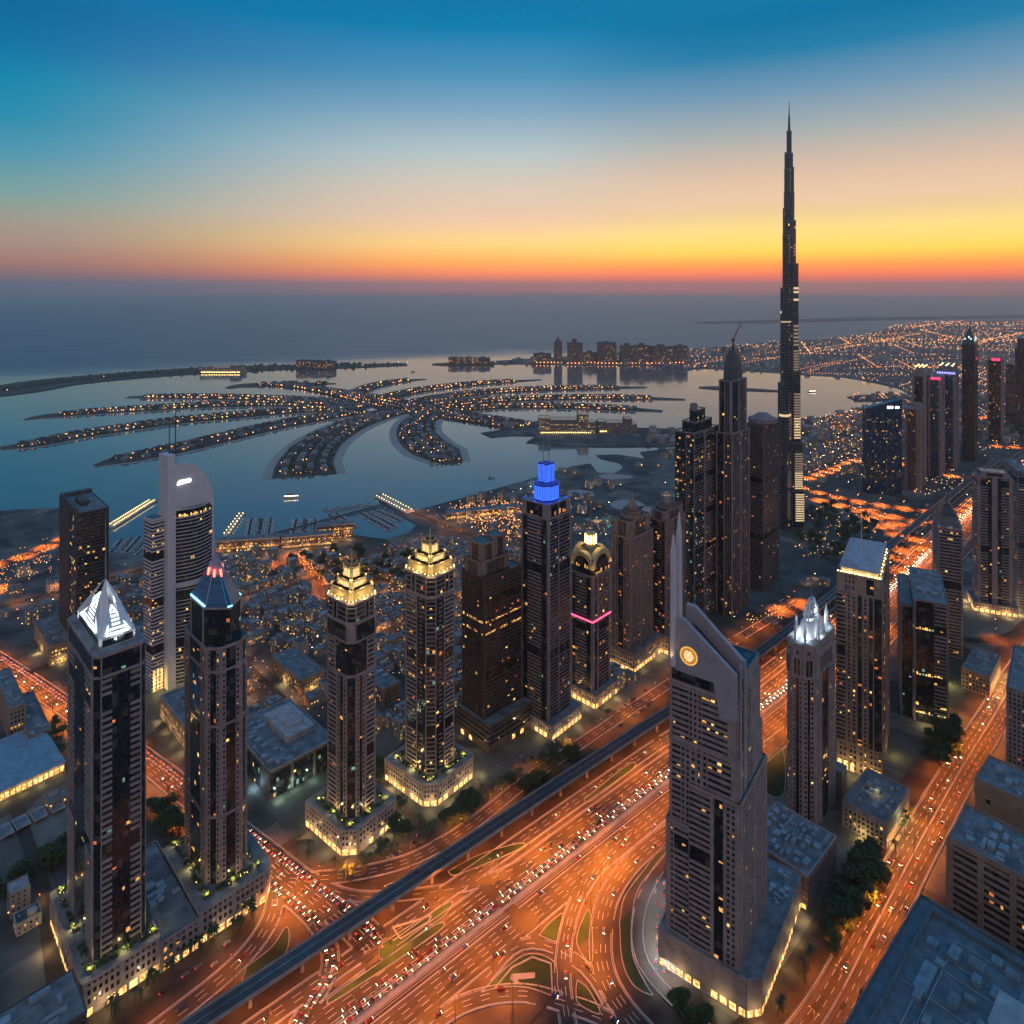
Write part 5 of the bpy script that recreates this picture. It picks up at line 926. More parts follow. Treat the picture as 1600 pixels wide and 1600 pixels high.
for k, (u, v) in enumerate(((7, 1304), (33, 1290), (60, 1277), (88, 1264))):
    c = G(u, v); e = empty('parking_canopy', c, R(50), ('pale-edged parking canopy, %s of a row of four by the left edge' % ('leftmost', 'second from left', 'third from left', 'rightmost')[k]), 'canopy', 'parking canopies'); b = MB(); b.box((0, 0, 3), (9, 15, .3), 0); b.build('roof', roofm, e); b = MB()
    for q in (rect(-4.9, 4.9, -8, -7.4), rect(-4.9, 4.9, 7.4, 8), rect(-4.9, -4.3, -7.4, 7.4), rect(4.3, 4.9, -7.4, 7.4)): b.prism(q, 2.9, 3.5, 0, True)
    b.build('rim', pale, e); b = MB(); [b.box((x, y, 0), (.4, .4, 3)) for x in (-4, 4) for y in (-7, 7)]; b.build('post', steel, e)
# ================================================================== SPATIAL TESTS
RH = {}
for P, hw in ROADS:
    for p in P:
        for i in range(-2, 3):
            for j in range(-2, 3): RH.setdefault((int(p.x//15)+i, int(p.y//15)+j), []).append((p.x, p.y, hw))
for p in vl: RH.setdefault((int(p.x//15), int(p.y//15)), []).append((p.x, p.y, 8))
def onroad(x, y, m=5): return any((x-a)**2+(y-b_)**2 < (w+m)**2 for a, b_, w in RH.get((int(x//15), int(y//15)), ()))
def onfoot(x, y, m=0): return any((x-a)**2+(y-b_)**2 < (r+m)**2 for a, b_, r in FOOT)
def inpoly(x, y, P):
    c = False; j = len(P)-1
    for i in range(len(P)):
        if (P[i][1] > y) != (P[j][1] > y) and x < (P[j][0]-P[i][0])*(y-P[i][1])/(P[j][1]-P[i][1])+P[i][0]: c = not c
        j = i
    return c
coastP = [(p[0], p[1]) for p in coast]
def copy_tree(o, parent=None):
    c = o.copy(); COL.objects.link(c); c.parent = parent
    for ch in [k for k in COL.objects if False]: pass
    for ch in KIDS.get(o.name, ()): copy_tree(ch, c)
    return c
KIDS = {}
def proto(root, kids): KIDS[root.name] = kids; return root
# ================================================================== LOW-RISE CITY
rnd = random.Random(21)
wallms = [mat('house_wall_sand', (.32, .27, .23), .9), mat('house_wall_grey', (.25, .26, .26), .9), mat('house_wall_pale', (.45, .42, .39), .9)]
hroofs = [mat('house_roof_grey', (.2, .24, .26), .9, var=.3), mat('house_roof_pale', (.36, .38, .39), .9, var=.3), mat('house_roof_dark', (.08, .1, .11), .9, var=.3)]
def house_mesh(k):
    r = random.Random(k); w, l, h = r.uniform(10, 18), r.uniform(9, 15), r.choice((7, 8, 8, 10, 12, 17)); wall, roof, win, ac = MB(), MB(), MB(), MB(); q = rect(-w/2, w/2, -l/2, l/2); wall.prism(q, 0, h)
    for a in (rect(-w/2, w/2, -l/2, -l/2+.4), rect(-w/2, w/2, l/2-.4, l/2), rect(-w/2, -w/2+.4, -l/2+.4, l/2-.4), rect(w/2-.4, w/2, -l/2+.4, l/2-.4)): wall.prism(a, h, h+.9)
    if r.random() < .6: wall.box((r.uniform(-w/5, w/5), r.uniform(-l/5, l/5), h), (w*.4, l*.35, 3.2))
    roof.prism([(x*.95, y*.95) for x, y in q], h-.2, h+.08)
    for i in range(r.randint(2, 5)): ac.box((r.uniform(-w*.4, w*.4), r.uniform(-l*.4, l*.4), h+.08), (1.6, 1.4, 1.2))
    for s in range(4):
        a_ = s*math.pi/2; L_ = w if s % 2 == 0 else l; D = l if s % 2 == 0 else w
        for f_ in range(int(h/3.4)):
            for j in range(int(L_/3.4)):
                x = -L_/2+1.7+j*3.4; z = f_*3.4+1.2; P = [(x-.6, -D/2-.05), (x+.6, -D/2-.05)]; P = [(a*math.cos(a_)-b_*math.sin(a_), a*math.sin(a_)+b_*math.cos(a_)) for a, b_ in P]
                win.face([(*P[0], z), (*P[1], z), (*P[1], z+1.4), (*P[0], z+1.4)], 1 if r.random() < .22 else 0)
    return wall, roof, win, ac
HP = []
for k in range(14):
    wall, roof, win, ac = house_mesh(k); HP.append((wall.mesh('wall', wallms[k % 3]), roof.mesh('roof', hroofs[k % 3]), win.mesh('window', [glass, (W_yel, W_warm, W_warm)[k % 3]]), ac.mesh('air_conditioner', ducts), wall, roof, win))
th = R(45); ex = Vector((math.sin(th), math.cos(th), 0)); ey = Vector((-math.cos(th), math.sin(th), 0)); regs = []
def region(px, dens, sp=27, lampd=.3, hl=1.): regs.append(([tuple(p[:2]) for p in GP(px)], dens, sp, lampd))
region([(180, 900), (340, 872), (560, 868), (700, 845), (830, 860), (1060, 985), (1040, 1050), (850, 1130), (640, 1150), (420, 1180), (330, 1160), (230, 1070), (180, 1000)], .88, 18.5, .3)
region([(0, 905), (90, 880), (95, 1000), (50, 1010), (-40, 960)], .35, 21, .5); region([(-60, 960), (-160, 1010), (-160, 1260), (0, 1250), (80, 1150), (40, 1085)], .3, 21, .3)
region([(-60, 1320), (100, 1250), (110, 1440), (40, 1560), (-60, 1560)], .42, 21, .1)
region([(1530, 955), (1600, 950), (1640, 1010), (1560, 1010)], .5, 28, .5); region([(1150, 985), (1230, 945), (1300, 905), (1310, 930), (1250, 990), (1190, 1010)], .25, 28, .9)
region([(860, 740), (1060, 700), (1060, 800), (980, 790), (900, 760)], .06, 30, .1); region([(640, 805), (850, 760), (960, 790), (970, 850), (700, 850)], .35, 30, 1.2)
region([(1270, 660), (1360, 640), (1350, 740), (1260, 745), (1255, 670)], .5, 34, .8); region([(1260, 720), (1350, 705), (1360, 770), (1270, 760)], .2, 30, .6)
cands = []; lamps_pos = []
for P, dens, sp, lampd in regs:
    xs = [p[0] for p in P]; ys = [p[1] for p in P]; cx, cy_ = (min(xs)+max(xs))/2, (min(ys)+max(ys))/2; ext = int(max(max(xs)-min(xs), max(ys)-min(ys))/sp)+1
    for i in range(-ext, ext):
        for j in range(-ext, ext):
            p = Vector((cx, cy_, 0))+ex*i*sp+ey*(j*sp+(j//2)*6)
            if not inpoly(p.x, p.y, P) or not inpoly(p.x, p.y, coastP): continue
            if rnd.random() < lampd:
                q = p+ex*sp/2+ey*sp/2
                if not onfoot(q.x, q.y, -4): lamps_pos.append((q, rnd.choice('oywoo')))
            if rnd.random() < dens and not onroad(p.x, p.y, 7) and not onfoot(p.x, p.y, 6) and inframe(p, 20): cands.append((p+Vector((rnd.uniform(-2, 2), rnd.uniform(-2, 2), 0)), rnd.choice((0, 0, 90, 180, 270)), rnd.randrange(14)))
cands.sort(key=lambda c: c[0].y); print('houses', len(cands))
wallname = ('sand-walled', 'grey-walled', 'pale-walled')
for p, a_, k in cands[:290]:
    rt = empty('low_rise_house', p, math.pi/4+R(a_), '%s flat-roofed low house packed among the streets between the towers' % wallname[k % 3], 'house', 'low-rise houses, '+wallname[k % 3])
    for nm, me in zip(('wall', 'roof', 'window', 'air_conditioner'), HP[k][:4]): o = bpy.data.objects.new(nm, me); COL.objects.link(o); o.parent = rt
def add_to(dst, src, p, a_, m):
    b0 = len(dst.v); co, si = math.cos(a_), math.sin(a_); dst.v += [(p.x+x*co-y*si, p.y+x*si+y*co, z) for x, y, z in src.v]; dst.f += [tuple(i+b0 for i in f_) for f_ in src.f]; dst.m += [m if not callable(m) else m(q) for q in src.m]; dst.uv += src.uv
st_ = MB()
for p, a_, k in cands[290:]:
    add_to(st_, HP[k][4], p, math.pi/4+R(a_), k % 3); add_to(st_, HP[k][5], p, math.pi/4+R(a_), 3+k % 3); add_to(st_, HP[k][6], p, math.pi/4+R(a_), lambda q: 7 if q else 6)
# villas on the palm, and blocks all over the far shore
villa = MB(); villa.prism(rect(-9, 9, -8, 8), 0, 8); villa.prism(rect(-5, 5, -4, 4), 8, 10.5)
glints = MB(); tre = MB(); gr = random.Random(4)
for P, w, k in HS:
    if k in (13, 14, 15): continue
    Qp = resample(P, 24); n = len(Qp)
    for i in range(1, n-1):
        kk = i/(n-1)*(len(w)-1); a = int(kk); ww = w[a]+(w[min(a+1, len(w)-1)]-w[a])*(kk-a)
        if k == 0 and gr.random() < .6: continue
        for d_ in ((-.32, .32, -.1, .1) if k in (5, 6, 12) or ww > 115 else (-.28, .28)):
            if ww < 50: continue
            t_ = (Qp[i+1]-Qp[i-1]).normalized(); nn = Vector((t_.y, -t_.x, 0)); p = Qp[i]+nn*ww*d_+t_*gr.uniform(-5, 5); add_to(st_, villa, p, math.atan2(t_.y, t_.x), gr.choice((3, 5, 5, 1)))
            [glints.octa((p.x+gr.uniform(-11, 11), p.y-9-gr.uniform(0, 5), 3.5+r_), r_, gr.choice((0, 0, 3, 3, 1))) for r_ in (gr.uniform(.7, 2.4)*p.y/2500, gr.uniform(.5, 1.6)*p.y/2500) if gr.random() < .8]
            c = p+nn*gr.uniform(-14, 14)
            for j in range(5): r_ = gr.uniform(3, 6.5); c2 = c+Vector((gr.uniform(-12, 12), gr.uniform(-12, 12), 3)); tre.octa(c2, r_)
    if k == 12:
        for i in range(0, n, 1): [glints.octa((q.x, q.y, 6), 1.6, 3) for q in (Qp[i]+Vector((8, 8, 0)), Qp[i]-Vector((8, 8, 0)))]
P13 = [h_ for h_ in HS if h_[2] == 13][0][0]
for p in resample(P13, 30):
    for j in range(5):
        c = p+Vector((gr.uniform(-30, 30), gr.uniform(-120, 120), 5))
        if c.x < -900 or gr.random() < .3: tre.octa(c, gr.uniform(5, 13))
        if gr.random() < .16: glints.octa((c.x, c.y, 8), gr.uniform(1.5, 3), gr.choice((0, 3, 1)))
far = [p for p in coastP]
for i in range(6800):
    if i < 4600: u, v = gr.uniform(1000, 1640), 503+gr.random()**1.6*190
    else: u, v = gr.uniform(740, 1640), gr.uniform(503, 575)
    p = G(u, v)
    if not inpoly(p.x, p.y, coastP) or onroad(p.x, p.y, 8): continue
    if gr.random() < .55: s_ = gr.uniform(10, 26)*max(1, p.y/4000); b0 = MB(); b0.prism(rect(-s_/2, s_/2, -s_/3, s_/3), 0, gr.uniform(6, 18)); add_to(st_, b0, p, math.pi/4, gr.choice((0, 1, 2)))
    if math.sin(p.x*.004+p.y*.0011)+math.sin(p.y*.0031-p.x*.001)*1.2+gr.uniform(-1, 1) > .2: r_ = p.y*gr.uniform(.00025, .00055); glints.octa((p.x, p.y, 8+r_), r_, gr.choice((0, 3, 3, 1, 2)))
# lit streets of the far city
for i in range(210):
    u, v = gr.uniform(1060, 1640), 504+gr.random()**1.3*170; p = G(u, v); a_ = gr.choice((R(45), R(45), R(-45), R(20))); dv = Vector((math.sin(a_), math.cos(a_), 0)) if gr.random() < .5 else Vector((math.cos(a_), -math.sin(a_)*.3, 0)); n = gr.randint(6, 26); st2 = max(28, p.y*.011); cm_ = gr.choice((0, 3, 3))
    for j in range(n):
        q = p+dv*st2*j
        if inpoly(q.x, q.y, coastP): r_ = q.y*.00046; glints.octa((q.x, q.y, 10), r_, cm_)
# sparkling waterfront blocks and squares
for (px, n, c_) in (([(700, 795), (815, 784), (815, 850), (770, 850)], 520, (3, 3, 0)), ([(340, 850), (545, 832), (550, 846), (340, 866)], 170, (3, 3, 0)), ([(455, 868), (475, 866), (510, 910), (490, 915)], 150, (0, 3, 0)), ([(0, 880), (80, 860), (80, 900), (0, 925)], 120, (3, 0, 0)), ([(1240, 800), (1330, 790), (1390, 850), (1320, 880), (1240, 870)], 170, (1, 3, 1)), ([(1160, 960), (1230, 940), (1240, 965), (1175, 990)], 60, (3, 3, 1)),
        ([(1500, 670), (1600, 655), (1600, 700), (1520, 720)], 160, (3, 3, 1)), ([(1420, 745), (1500, 735), (1520, 770), (1430, 775)], 90, (2, 1, 3)), ([(930, 815), (955, 810), (955, 840), (935, 835)], 40, (4, 4, 4)), ([(1260, 660), (1350, 645), (1350, 700), (1270, 720)], 150, (3, 1, 3)), ([(300, 1000), (620, 900), (900, 960), (820, 1100), (420, 1160)], 900, (0, 1, 3, 2)), ([(0, 1165), (90, 1150), (110, 1190), (0, 1215)], 30, (1, 2, 1))):
    P = [tuple(q[:2]) for q in GP(px)]; xs = [q[0] for q in P]; ys = [q[1] for q in P]; k = 0
    while k < n:
        x, y = gr.uniform(min(xs), max(xs)), gr.uniform(min(ys), max(ys)); k += .34
        if inpoly(x, y, P) and not onfoot(x, y, -5): k += .66; glints.octa((x, y, gr.choice((3, 6, 9))), y*gr.uniform(.0003, .0006), gr.choice(c_))
tag(st_.build('low_rise_houses', wallms+hroofs+[glass, W_yel]), 'far low houses and villas covering the islands and the distant city', 'houses', None, 'stuff')
tag(tre.build('far_tree_clumps', leafm), 'dark clumps of trees between the villas on the islands', 'trees', None, 'stuff')
tag(glints.build('distant_lights', [lampo, glow('far_yellow', (1, .6, .16), 5), glow('far_white', (1, .8, .55), 4), glow('far_amber', (1, .38, .1), 7), glow('teal_lamp', (.03, .8, .6), 1.6)]), 'countless small lamps of the distant streets and islands', 'lights', None, 'stuff')
# waterfront terrace buildings with lit galleries
for k, (u0, v0, u1, v1, hh) in enumerate(((340, 864, 436, 858, 20), (440, 857, 520, 850, 18), (495, 846, 552, 840, 26), (700, 812, 812, 800, 12))):
    A, B_ = G(u0, v0), G(u1, v1); ln = (B_-A).length; a_ = math.atan2((B_-A).y, (B_-A).x); rt = empty('terrace_building', (A+B_)/2, a_, 'long waterfront terrace with orange-lit galleries, %s along the marina' % ('westmost', 'second', 'third', 'eastmost')[k], 'building'); fc = Facade(k); fc.run(rect(-ln/2, ln/2, 0, 20), 0, hh, ['V6', 'W2', 'W6', 'W2'], 5, .75, ('w', 'r', 'y')); fc.finish(rt, stone, glass, 60); b = MB(); b.prism(rect(-ln/2+.5, ln/2-.5, .5, 19.5), hh+.6, hh+.8); b.build('roof', roofm, rt); FOOT.append((rt.location.x, rt.location.y, 20))
    for t in (-.35, 0, .35): l = bpy.data.lights.new('lamp_light', 'POINT'); l.energy = 9000; l.color = (1, .5, .2); o = bpy.data.objects.new('lamp_light', l); COL.objects.link(o); o.parent = rt; o.location = (ln*t, -10, 6)
# pale reclaimed plots and piers
for (u, v, ru, rv) in ((905, 772, 24, 7), (980, 789, 27, 8), (850, 755, 26, 6), (1010, 800, 30, 9), (960, 745, 30, 4)):
    c = G(u, v); a, e = ru*c.y/F, (G(u, v-rv).y-G(u, v+rv).y)/2; P = [c+Vector((a*math.cos(t*.2618), e*math.sin(t*.2618), 0)) for t in range(24)]; tag(sheet('sand_plot', P, .2, mat('pale_sand', (.42, .38, .34), .95), .2), kind='structure')
for k, (A, B_, w, nl) in enumerate((((172, 824), (238, 783), 16, 26), ((352, 838), (378, 803), 11, 8), ((592, 775), (640, 800), 22, 12), ((1330, 622), (1430, 622), 70, 0))):
    a, c = G(*A), G(*B_); b = MB(); t_ = (c-a).normalized(); n_ = Vector((-t_.y, t_.x, 0))*w/2; b.prism([((a-n_).x, (a-n_).y), ((c-n_).x, (c-n_).y), ((c-n_+t_*8).x, (c-n_+t_*8).y), ((c+n_+t_*8).x, (c+n_+t_*8).y), ((c+n_).x, (c+n_).y), ((a+n_).x, (a+n_).y)], -3, 1.2+.05*k)
    o = tag(b.build('pier', kerbm if k < 3 else isl), ('long lit pier left of the curved white tower', 'short straight breakwater beside the marina', 'broad pier closing the marina basin', 'flat harbour mole in the far bay')[k], 'pier')
    if nl:
        g = MB(); [g.octa((*(a.lerp(c, (i+.5)/nl)+n_*.7*s_).xy, 4), .75) for i in range(nl) for s_ in (-1, 1)]; tag(g.build('pier_lamps', lampy, o), kind='stuff')
# ---- skyline on the far shore
hz = mat('far_block_wall', (.1, .09, .1), .8)
sky_labels = ('slim domed tower, leftmost of the far shore towers', 'square slab right of the slim domed far tower', 'slab with lit sides in the middle of the far shore skyline', 'widest slab of the far shore skyline', 'long low-topped slab right of the widest far slab', 'last slab of the far shore skyline, nearest the city lights', 'low wide block on the tip of the outer breakwater', 'low block left of the slim domed far tower', 'low block between two far slabs', 'lone long block standing on the far reef')
for k, (u0, u1, vt, vb) in enumerate(((866, 879, 533, 568), (887, 911, 531, 569), (934, 964, 535, 569), (970, 1016, 537, 569), (1018, 1052, 538, 569), (1055, 1075, 539, 568), (462, 522, 563, 577), (833, 862, 551, 568), (912, 934, 549, 568), (700, 766, 558, 569.5))):
    P = G((u0+u1)/2, vb); w = (u1-u0)*P.y/F; h = H-(vt-V0)/F*P.y; rt = empty('far_apartment_block', P, 0, sky_labels[k], 'building'); b = MB(); n = max(1, int(w/70)); r = random.Random(k)
    for i in range(n): x0 = -w/2+w*i/n; b.prism(rect(x0+2, x0+w/n-2, 0, 60), 0, h*r.uniform(.86, 1)); b.prism(rect(x0+w/n*.3, x0+w/n*.6, 10, 40), h*.86, h*r.uniform(.98, 1.04))
    if k == 0: b.cone(rect(-w*.4, w*.4, 5, 50), h*.9, (0, 28, h+30))
    b.build('wall', hz, rt); g = MB(); [g.box((r.uniform(-w/2, w/2), -1.5, r.uniform(8, h*.8)), (4, .5, 3), 0) for i in range(int(w/6))]; tag(g.build('lit_window', W_warm, rt), kind='stuff')
    if k in (6, 9): continue
    g = MB(); [g.octa((-w/2+i*22, -14, 8), 3.2) for i in range(int(w/22)+1)]; tag(g.build('foot_lamps', lampo, rt), kind='stuff')
# hotels on the islands
for k, (u0, u1, vt, vb, lbl) in enumerate(((312, 380, 571, 583, 'hazy resort on the outer breakwater with golden-lit roofline'), (842, 930, 648, 678, 'large resort hotel with rows of lit windows at the palm trunk'), (935, 995, 655, 676, 'dim stepped hotel wing right of the large resort hotel'))):
    P = G((u0+u1)/2, vb); w = (u1-u0)*P.y/F; h = H-(vt-V0)/F*P.y; rt = empty('resort_hotel', P, 0, lbl, 'hotel'); fc = Facade(k); r = random.Random(k+9)
    for (a, c, hh) in ((-.5, -.3, .8), (-.3, .2, .72), (.2, .38, 1.), (.38, .5, .6)): fc.run(rect(a*w, c*w, 0, 50), 0, h*hh, ['W4', 'W1', 'W4', 'W1'], 6, (.25, .5, .1)[k], ('y', 'w', 'c'))
    fc.finish(rt, stone3, glass, 100)
    g = MB(); [g.octa((-w*.45+i*w*.9/24, -4, 5), P.y*.0006) for i in range(24 if k < 2 else 5)]; g.build('foot_lamps', lampy, rt)
# ================================================================== STREET LAMPS
pole = MB(); pole.cyl((0, 0), .22, 0, 15, .12, 8); pole.cyl((0, 0), .4, 0, .8, n=8)
arm2 = MB(); arm2.bar((0, 0, 14.6), (2.6, 0, 15.4), .16); arm2.bar((0, 0, 14.6), (-2.6, 0, 15.4), .16); arm1 = MB(); arm1.bar((0, 0, 14.6), (2.6, 0, 15.4), .16)
def headmb(x): b = MB(); b.box((x, 0, 15.25), (1.3, .55, .22)); return b
def bulbmb(x): b = MB(); b.box((x, 0, 15.08), (1.0, .42, .15), 0, 0, True); return b
me_pole, me_arm1, me_arm2 = pole.mesh('pole', dkmetal), arm1.mesh('arm', dkmetal), arm2.mesh('arm', dkmetal); me_h = [headmb(s*2.9).mesh('lamp_head', dkmetal) for s in (1, -1)]; me_b = [bulbmb(s*2.9).mesh('bulb', sodium) for s in (1, -1)]
SP = {}
def spot(e, col=(1, .23, .018), ang=150):
    if col == (1, .2, .018): ang = 118
    k = (round(e), col)
    if k not in SP:
        l = bpy.data.lights.new('lamp_light', 'SPOT'); l.energy = e*2.9; l.color = col; l.spot_size = R(ang); l.spot_blend = .5; l.shadow_soft_size = .35; SP[k] = l
    return SP[k]
nlamp = 0; LQ = []; farl = MB()
def lamp_post(p, rz, double, e, label, group, col=(1, .23, .018)):
    global nlamp
    if LQ is not None: LQ.append((p, rz, double, e, label, group, col)); return
    if not inframe(Vector((p.x, p.y, 0)), 160): return
    if nlamp >= 280 or p.y > 1500:
        farl.cyl((p.x, p.y), .22, 0, 15, .12, 6, 0)
        for x in ((2.9, -2.9) if double else (2.9,)): c_, s_ = math.cos(rz), math.sin(rz); farl.bar((p.x, p.y, 15), (p.x+x*c_, p.y+x*s_, 15.4), .2, 0); farl.box((p.x+x*c_, p.y+x*s_, 15.05), (1.4, .7, .3), rz, 1, True)
        l = bpy.data.objects.new('lamp_light', spot(e, col)); COL.objects.link(l); l.location = (p.x, p.y, 14.8); return
    nlamp += 1; vis = inframe(Vector((p.x, p.y, 8)), 0)
    rt = empty('street_lamp', (p.x, p.y, .1), rz, label, 'street lamp', group) if vis else empty('street_lamp', (p.x, p.y, .1), rz, label, 'street lamp', group)
    kids = [('pole', me_pole), ('arm', me_arm2 if double else me_arm1)]+[('lamp_head', me_h[i]) for i in range(1+double)]
    for i, (nm, me) in enumerate(kids):
        o = bpy.data.objects.new(nm, me); COL.objects.link(o); o.parent = rt
        if nm == 'lamp_head': q = bpy.data.objects.new('bulb', me_b[i-2]); COL.objects.link(q); q.parent = o
    l = bpy.data.objects.new('lamp_light', spot(e, col)); COL.objects.link(l); l.parent = rt; l.location = (0 if double else 2.9, 0, 14.9)
def line_lamps(P, step, side, double, e, label, group, ymax=1700, rot=0, **k):
    Q = resample(P, step)
    for i in range(1, len(Q)-1):
        p = Q[i]
        if p.y > ymax: continue
        t_ = (Q[i+1]-Q[i-1]).normalized(); n = Vector((t_.y, -t_.x, 0)); q = p+n*side; a_ = math.atan2(n.y, n.x)+(math.pi if side > 0 else 0)
        lamp_post(q, a_, double, e, label, group, **k)
line_lamps(HWL, 42, 0, True, 62000, 'tall twin-armed sodium lamp standing on the highway median', 'highway median lamps', 1500)
for s in (-1, 1): line_lamps(off(HWL, s*28), 42, s*1.5, False, 34000, 'single-armed sodium lamp at the %s edge of the highway' % ('left' if s < 0 else 'right'), 'highway edge lamps, '+('left' if s < 0 else 'right'), 900)
line_lamps(BL, 38, 0, True, 52000, 'twin-armed sodium lamp on the narrow median of the boulevard', 'boulevard lamps', 1200)
line_lamps(CS, 44, 12.5, False, 42000, 'single-armed sodium lamp beside the cross street', 'cross street lamps')
for k_, (P, sd) in enumerate(((RA, 8.6), (RB, -6.5), (RD, 7))): line_lamps(P, 40, sd, False, 17000, 'single-armed sodium lamp beside the curved ramps', 'ramp lamps')
for P, hw in ROADS[6:12]: line_lamps(P, 46, hw+1, False, 14000, 'single-armed sodium lamp beside the curved ramps', 'ramp lamps', 900)
HF = resample([p for p in HWL if p.y > 1300 and p.y < 5200], 60)
for P, hw in ROADS[32:]:
    for p in resample(P, 46)[1:-1]:
        if inpoly(p.x, p.y, coastP) and 640 < p.y < 1400 and not onfoot(p.x, p.y, 4) and p.x < 260: lamp_post(p, R(45), False, 6500, 'small warm lamp along a lane between the low houses', 'lane lamps between the houses', col=(1, .34, .07))
def bare_lamp(p, e, col=(1, .2, .018)): lamp_post(p, R(45), True, e, 'distant twin-armed sodium lamp among the far junction roads', 'distant junction lamps', col=col)
for p in HF[1:-1]:
    if p.y > 1500: bare_lamp(p, 420000)
for P, hw in ROADS[15:31]:
    if P[0].y < 10 or hw > 14: continue
    for p in resample(P, 42)[1:-1]:
        if p.y > 700: bare_lamp(p, 120000 if p.y > 900 else 25000)
_q = sorted(LQ, key=lambda a: a[0].y); LQ = None
for a_ in _q: lamp_post(*a_)
tag(farl.build('far_street_lamps', [dkmetal, sodium]), 'far sodium street lamps along the distant highways and lanes', 'street lamps', None, 'stuff')
gl2 = MB(); lr = random.Random(8); nreal = 0
for p, c in lamps_pos:
    p = p+Vector((lr.uniform(-4, 4), lr.uniform(-4, 4), 0))
    if onroad(p.x, p.y, 0): continue
    gl2.cyl((p.x, p.y), .15, 0, 7, n=4, m=0); gl2.octa((p.x, p.y, 7.3), max(.55, p.y*.00048)*lr.uniform(.6, 1.2), {'o': 1, 'y': 2, 'w': 3}[c])
    if lr.random() < .30 and nreal < 150:
        nreal += 1; l = bpy.data.objects.new('lamp_light', spot(3600*lr.choice((.5, 1, 1, 2)), (1, .5, .18))); COL.objects.link(l); l.location = (p.x, p.y, 7)
o = tag(gl2.build('street_lamps', [dkmetal, lampo, lampy, lampw]), 'many small lamps in the lanes between the low houses', 'street lamps', None, 'stuff')
print('lamps', nlamp, 'city', len(lamps_pos), nreal)
# ================================================================== CARS
def car_meshes(bodym, van=False):
    b = MB(); prof = [(-2.2, .35), (-2.25, .9), (-1.9, 1.0), (-1.3, 1.42), (.3, 1.45), (1.0, 1.0), (2.1, .85), (2.25, .4)] if not van else [(-2.4, .35), (-2.45, 1.9), (-2.2, 2.05), (.9, 2.05), (1.5, 1.25), (2.3, 1.05), (2.4, .4)]
    w = .9
    for s in (-1, 1): f_ = [(x, s*w*(.86 if z > 1.2 else 1), z) for x, z in prof]; b.face(f_ if s < 0 else f_[::-1])
    for i in range(len(prof)): (x0, z0), (x1, z1) = prof[i], prof[(i+1) % len(prof)]; k0, k1 = (.86 if z0 > 1.2 else 1), (.86 if z1 > 1.2 else 1); b.face([(x0, w*k0, z0), (x0, -w*k0, z0), (x1, -w*k1, z1), (x1, w*k1, z1)][::-1])
    g = MB(); zt = 1.36 if not van else 1.9
    for s in (-1, 1): f_ = [(-1.2, s*.9, 1.02), (.85, s*.9, 1.02), (.25, s*.82, zt), (-1.15, s*.82, zt)]; g.face(f_ if s < 0 else f_[::-1])
    wx = ((.36, 1.0, 1.43, 1.02), (1.05, 1.45, 1.98, 1.3))[van]; g.face([(wx[1], -.74, wx[3]+.02), (wx[1], .74, wx[3]+.02), (wx[0], .68, wx[2]), (wx[0], -.68, wx[2])])
    return b.mesh('body', bodym), g.mesh('window', glass)
def lightmb(x, y, z, m, nm): b = MB(); b.box((x, y, z), (.14, .5, .26), 0, 0, True); return b.mesh(nm, m)
def wheelmb(): 
    b = MB()
    for x in (-1.35, 1.35):
        for s in (-1, 1):
            n = 10; ring = [(x+.33*math.cos(k*2*math.pi/n), .33+.33*math.sin(k*2*math.pi/n)) for k in range(n)]; b.face([(p[0], s*.93, p[1]) for p in (ring if s < 0 else ring[::-1])])
            for k in range(n): a, c = ring[k], ring[(k+1) % n]; b.face([(a[0], s*.93, a[1]), (a[0], s*.7, a[1]), (c[0], s*.7, c[1]), (c[0], s*.93, c[1])])
    return b
wm_ = wheelmb().mesh('wheels', mat('tyre_rubber', (.02, .02, .02), .9, var=0))
paints = {'white': (.42, .42, .42), 'black': (.02, .02, .025), 'silver': (.2, .21, .22), 'red': (.14, .015, .015), 'blue': (.03, .07, .2), 'sand-coloured': (.2, .16, .11)}
CM = {(n_, v_): car_meshes(mat('car_paint_'+n_.replace('-', '_'), c_, .25, .2, var=0), v_) for n_, c_ in paints.items() for v_ in (False, True)}
HL = [lightmb(2.24, s*.6, .62, headm, 'headlight') for s in (-1, 1)]; TL = [lightmb(-2.24, s*.6, .72, tailm, 'taillight') for s in (-1, 1)]
beam = bpy.data.lights.new('headlight_beam', 'SPOT'); beam.energy = 20000; beam.spot_size = R(40); beam.spot_blend = .9; beam.color = (1, .82, .6); beam.shadow_soft_size = .3
beamr = bpy.data.lights.new('taillight_beam', 'SPOT'); beamr.energy = 1500; beamr.spot_size = R(110); beamr.spot_blend = .9; beamr.color = (1, .06, .02); beamr.shadow_soft_size = .3
cr2 = random.Random(33); carlist = []
def lane_cars(P, d_, rev, gap, where, ymax=1500, beamk=0, ymin=0):
    Q = off(P, d_); acc = cr2.uniform(0, 20)
    if rev: Q = Q[::-1]
    Q = resample(Q, 1.0); i = acc
    while i < len(Q)-2:
        k = int(i); p = Q[k]; t_ = Q[k+1]-Q[k]; p = p+Vector((t_.y, -t_.x, 0))*cr2.uniform(-.35, .35)
        if ymin < p.y < ymax and inframe(p, -2): carlist.append((p, math.atan2(t_.y, t_.x), where, beamk))
        i += gap*(cr2.uniform(.8, 1.35) if gap < 10 else cr2.uniform(.7, 1.6))*(1 if p.y < 1150 else 2.2)
hwL = 'left highway lanes, headlights towards us'; hwR = 'right highway lanes, taillights towards us'
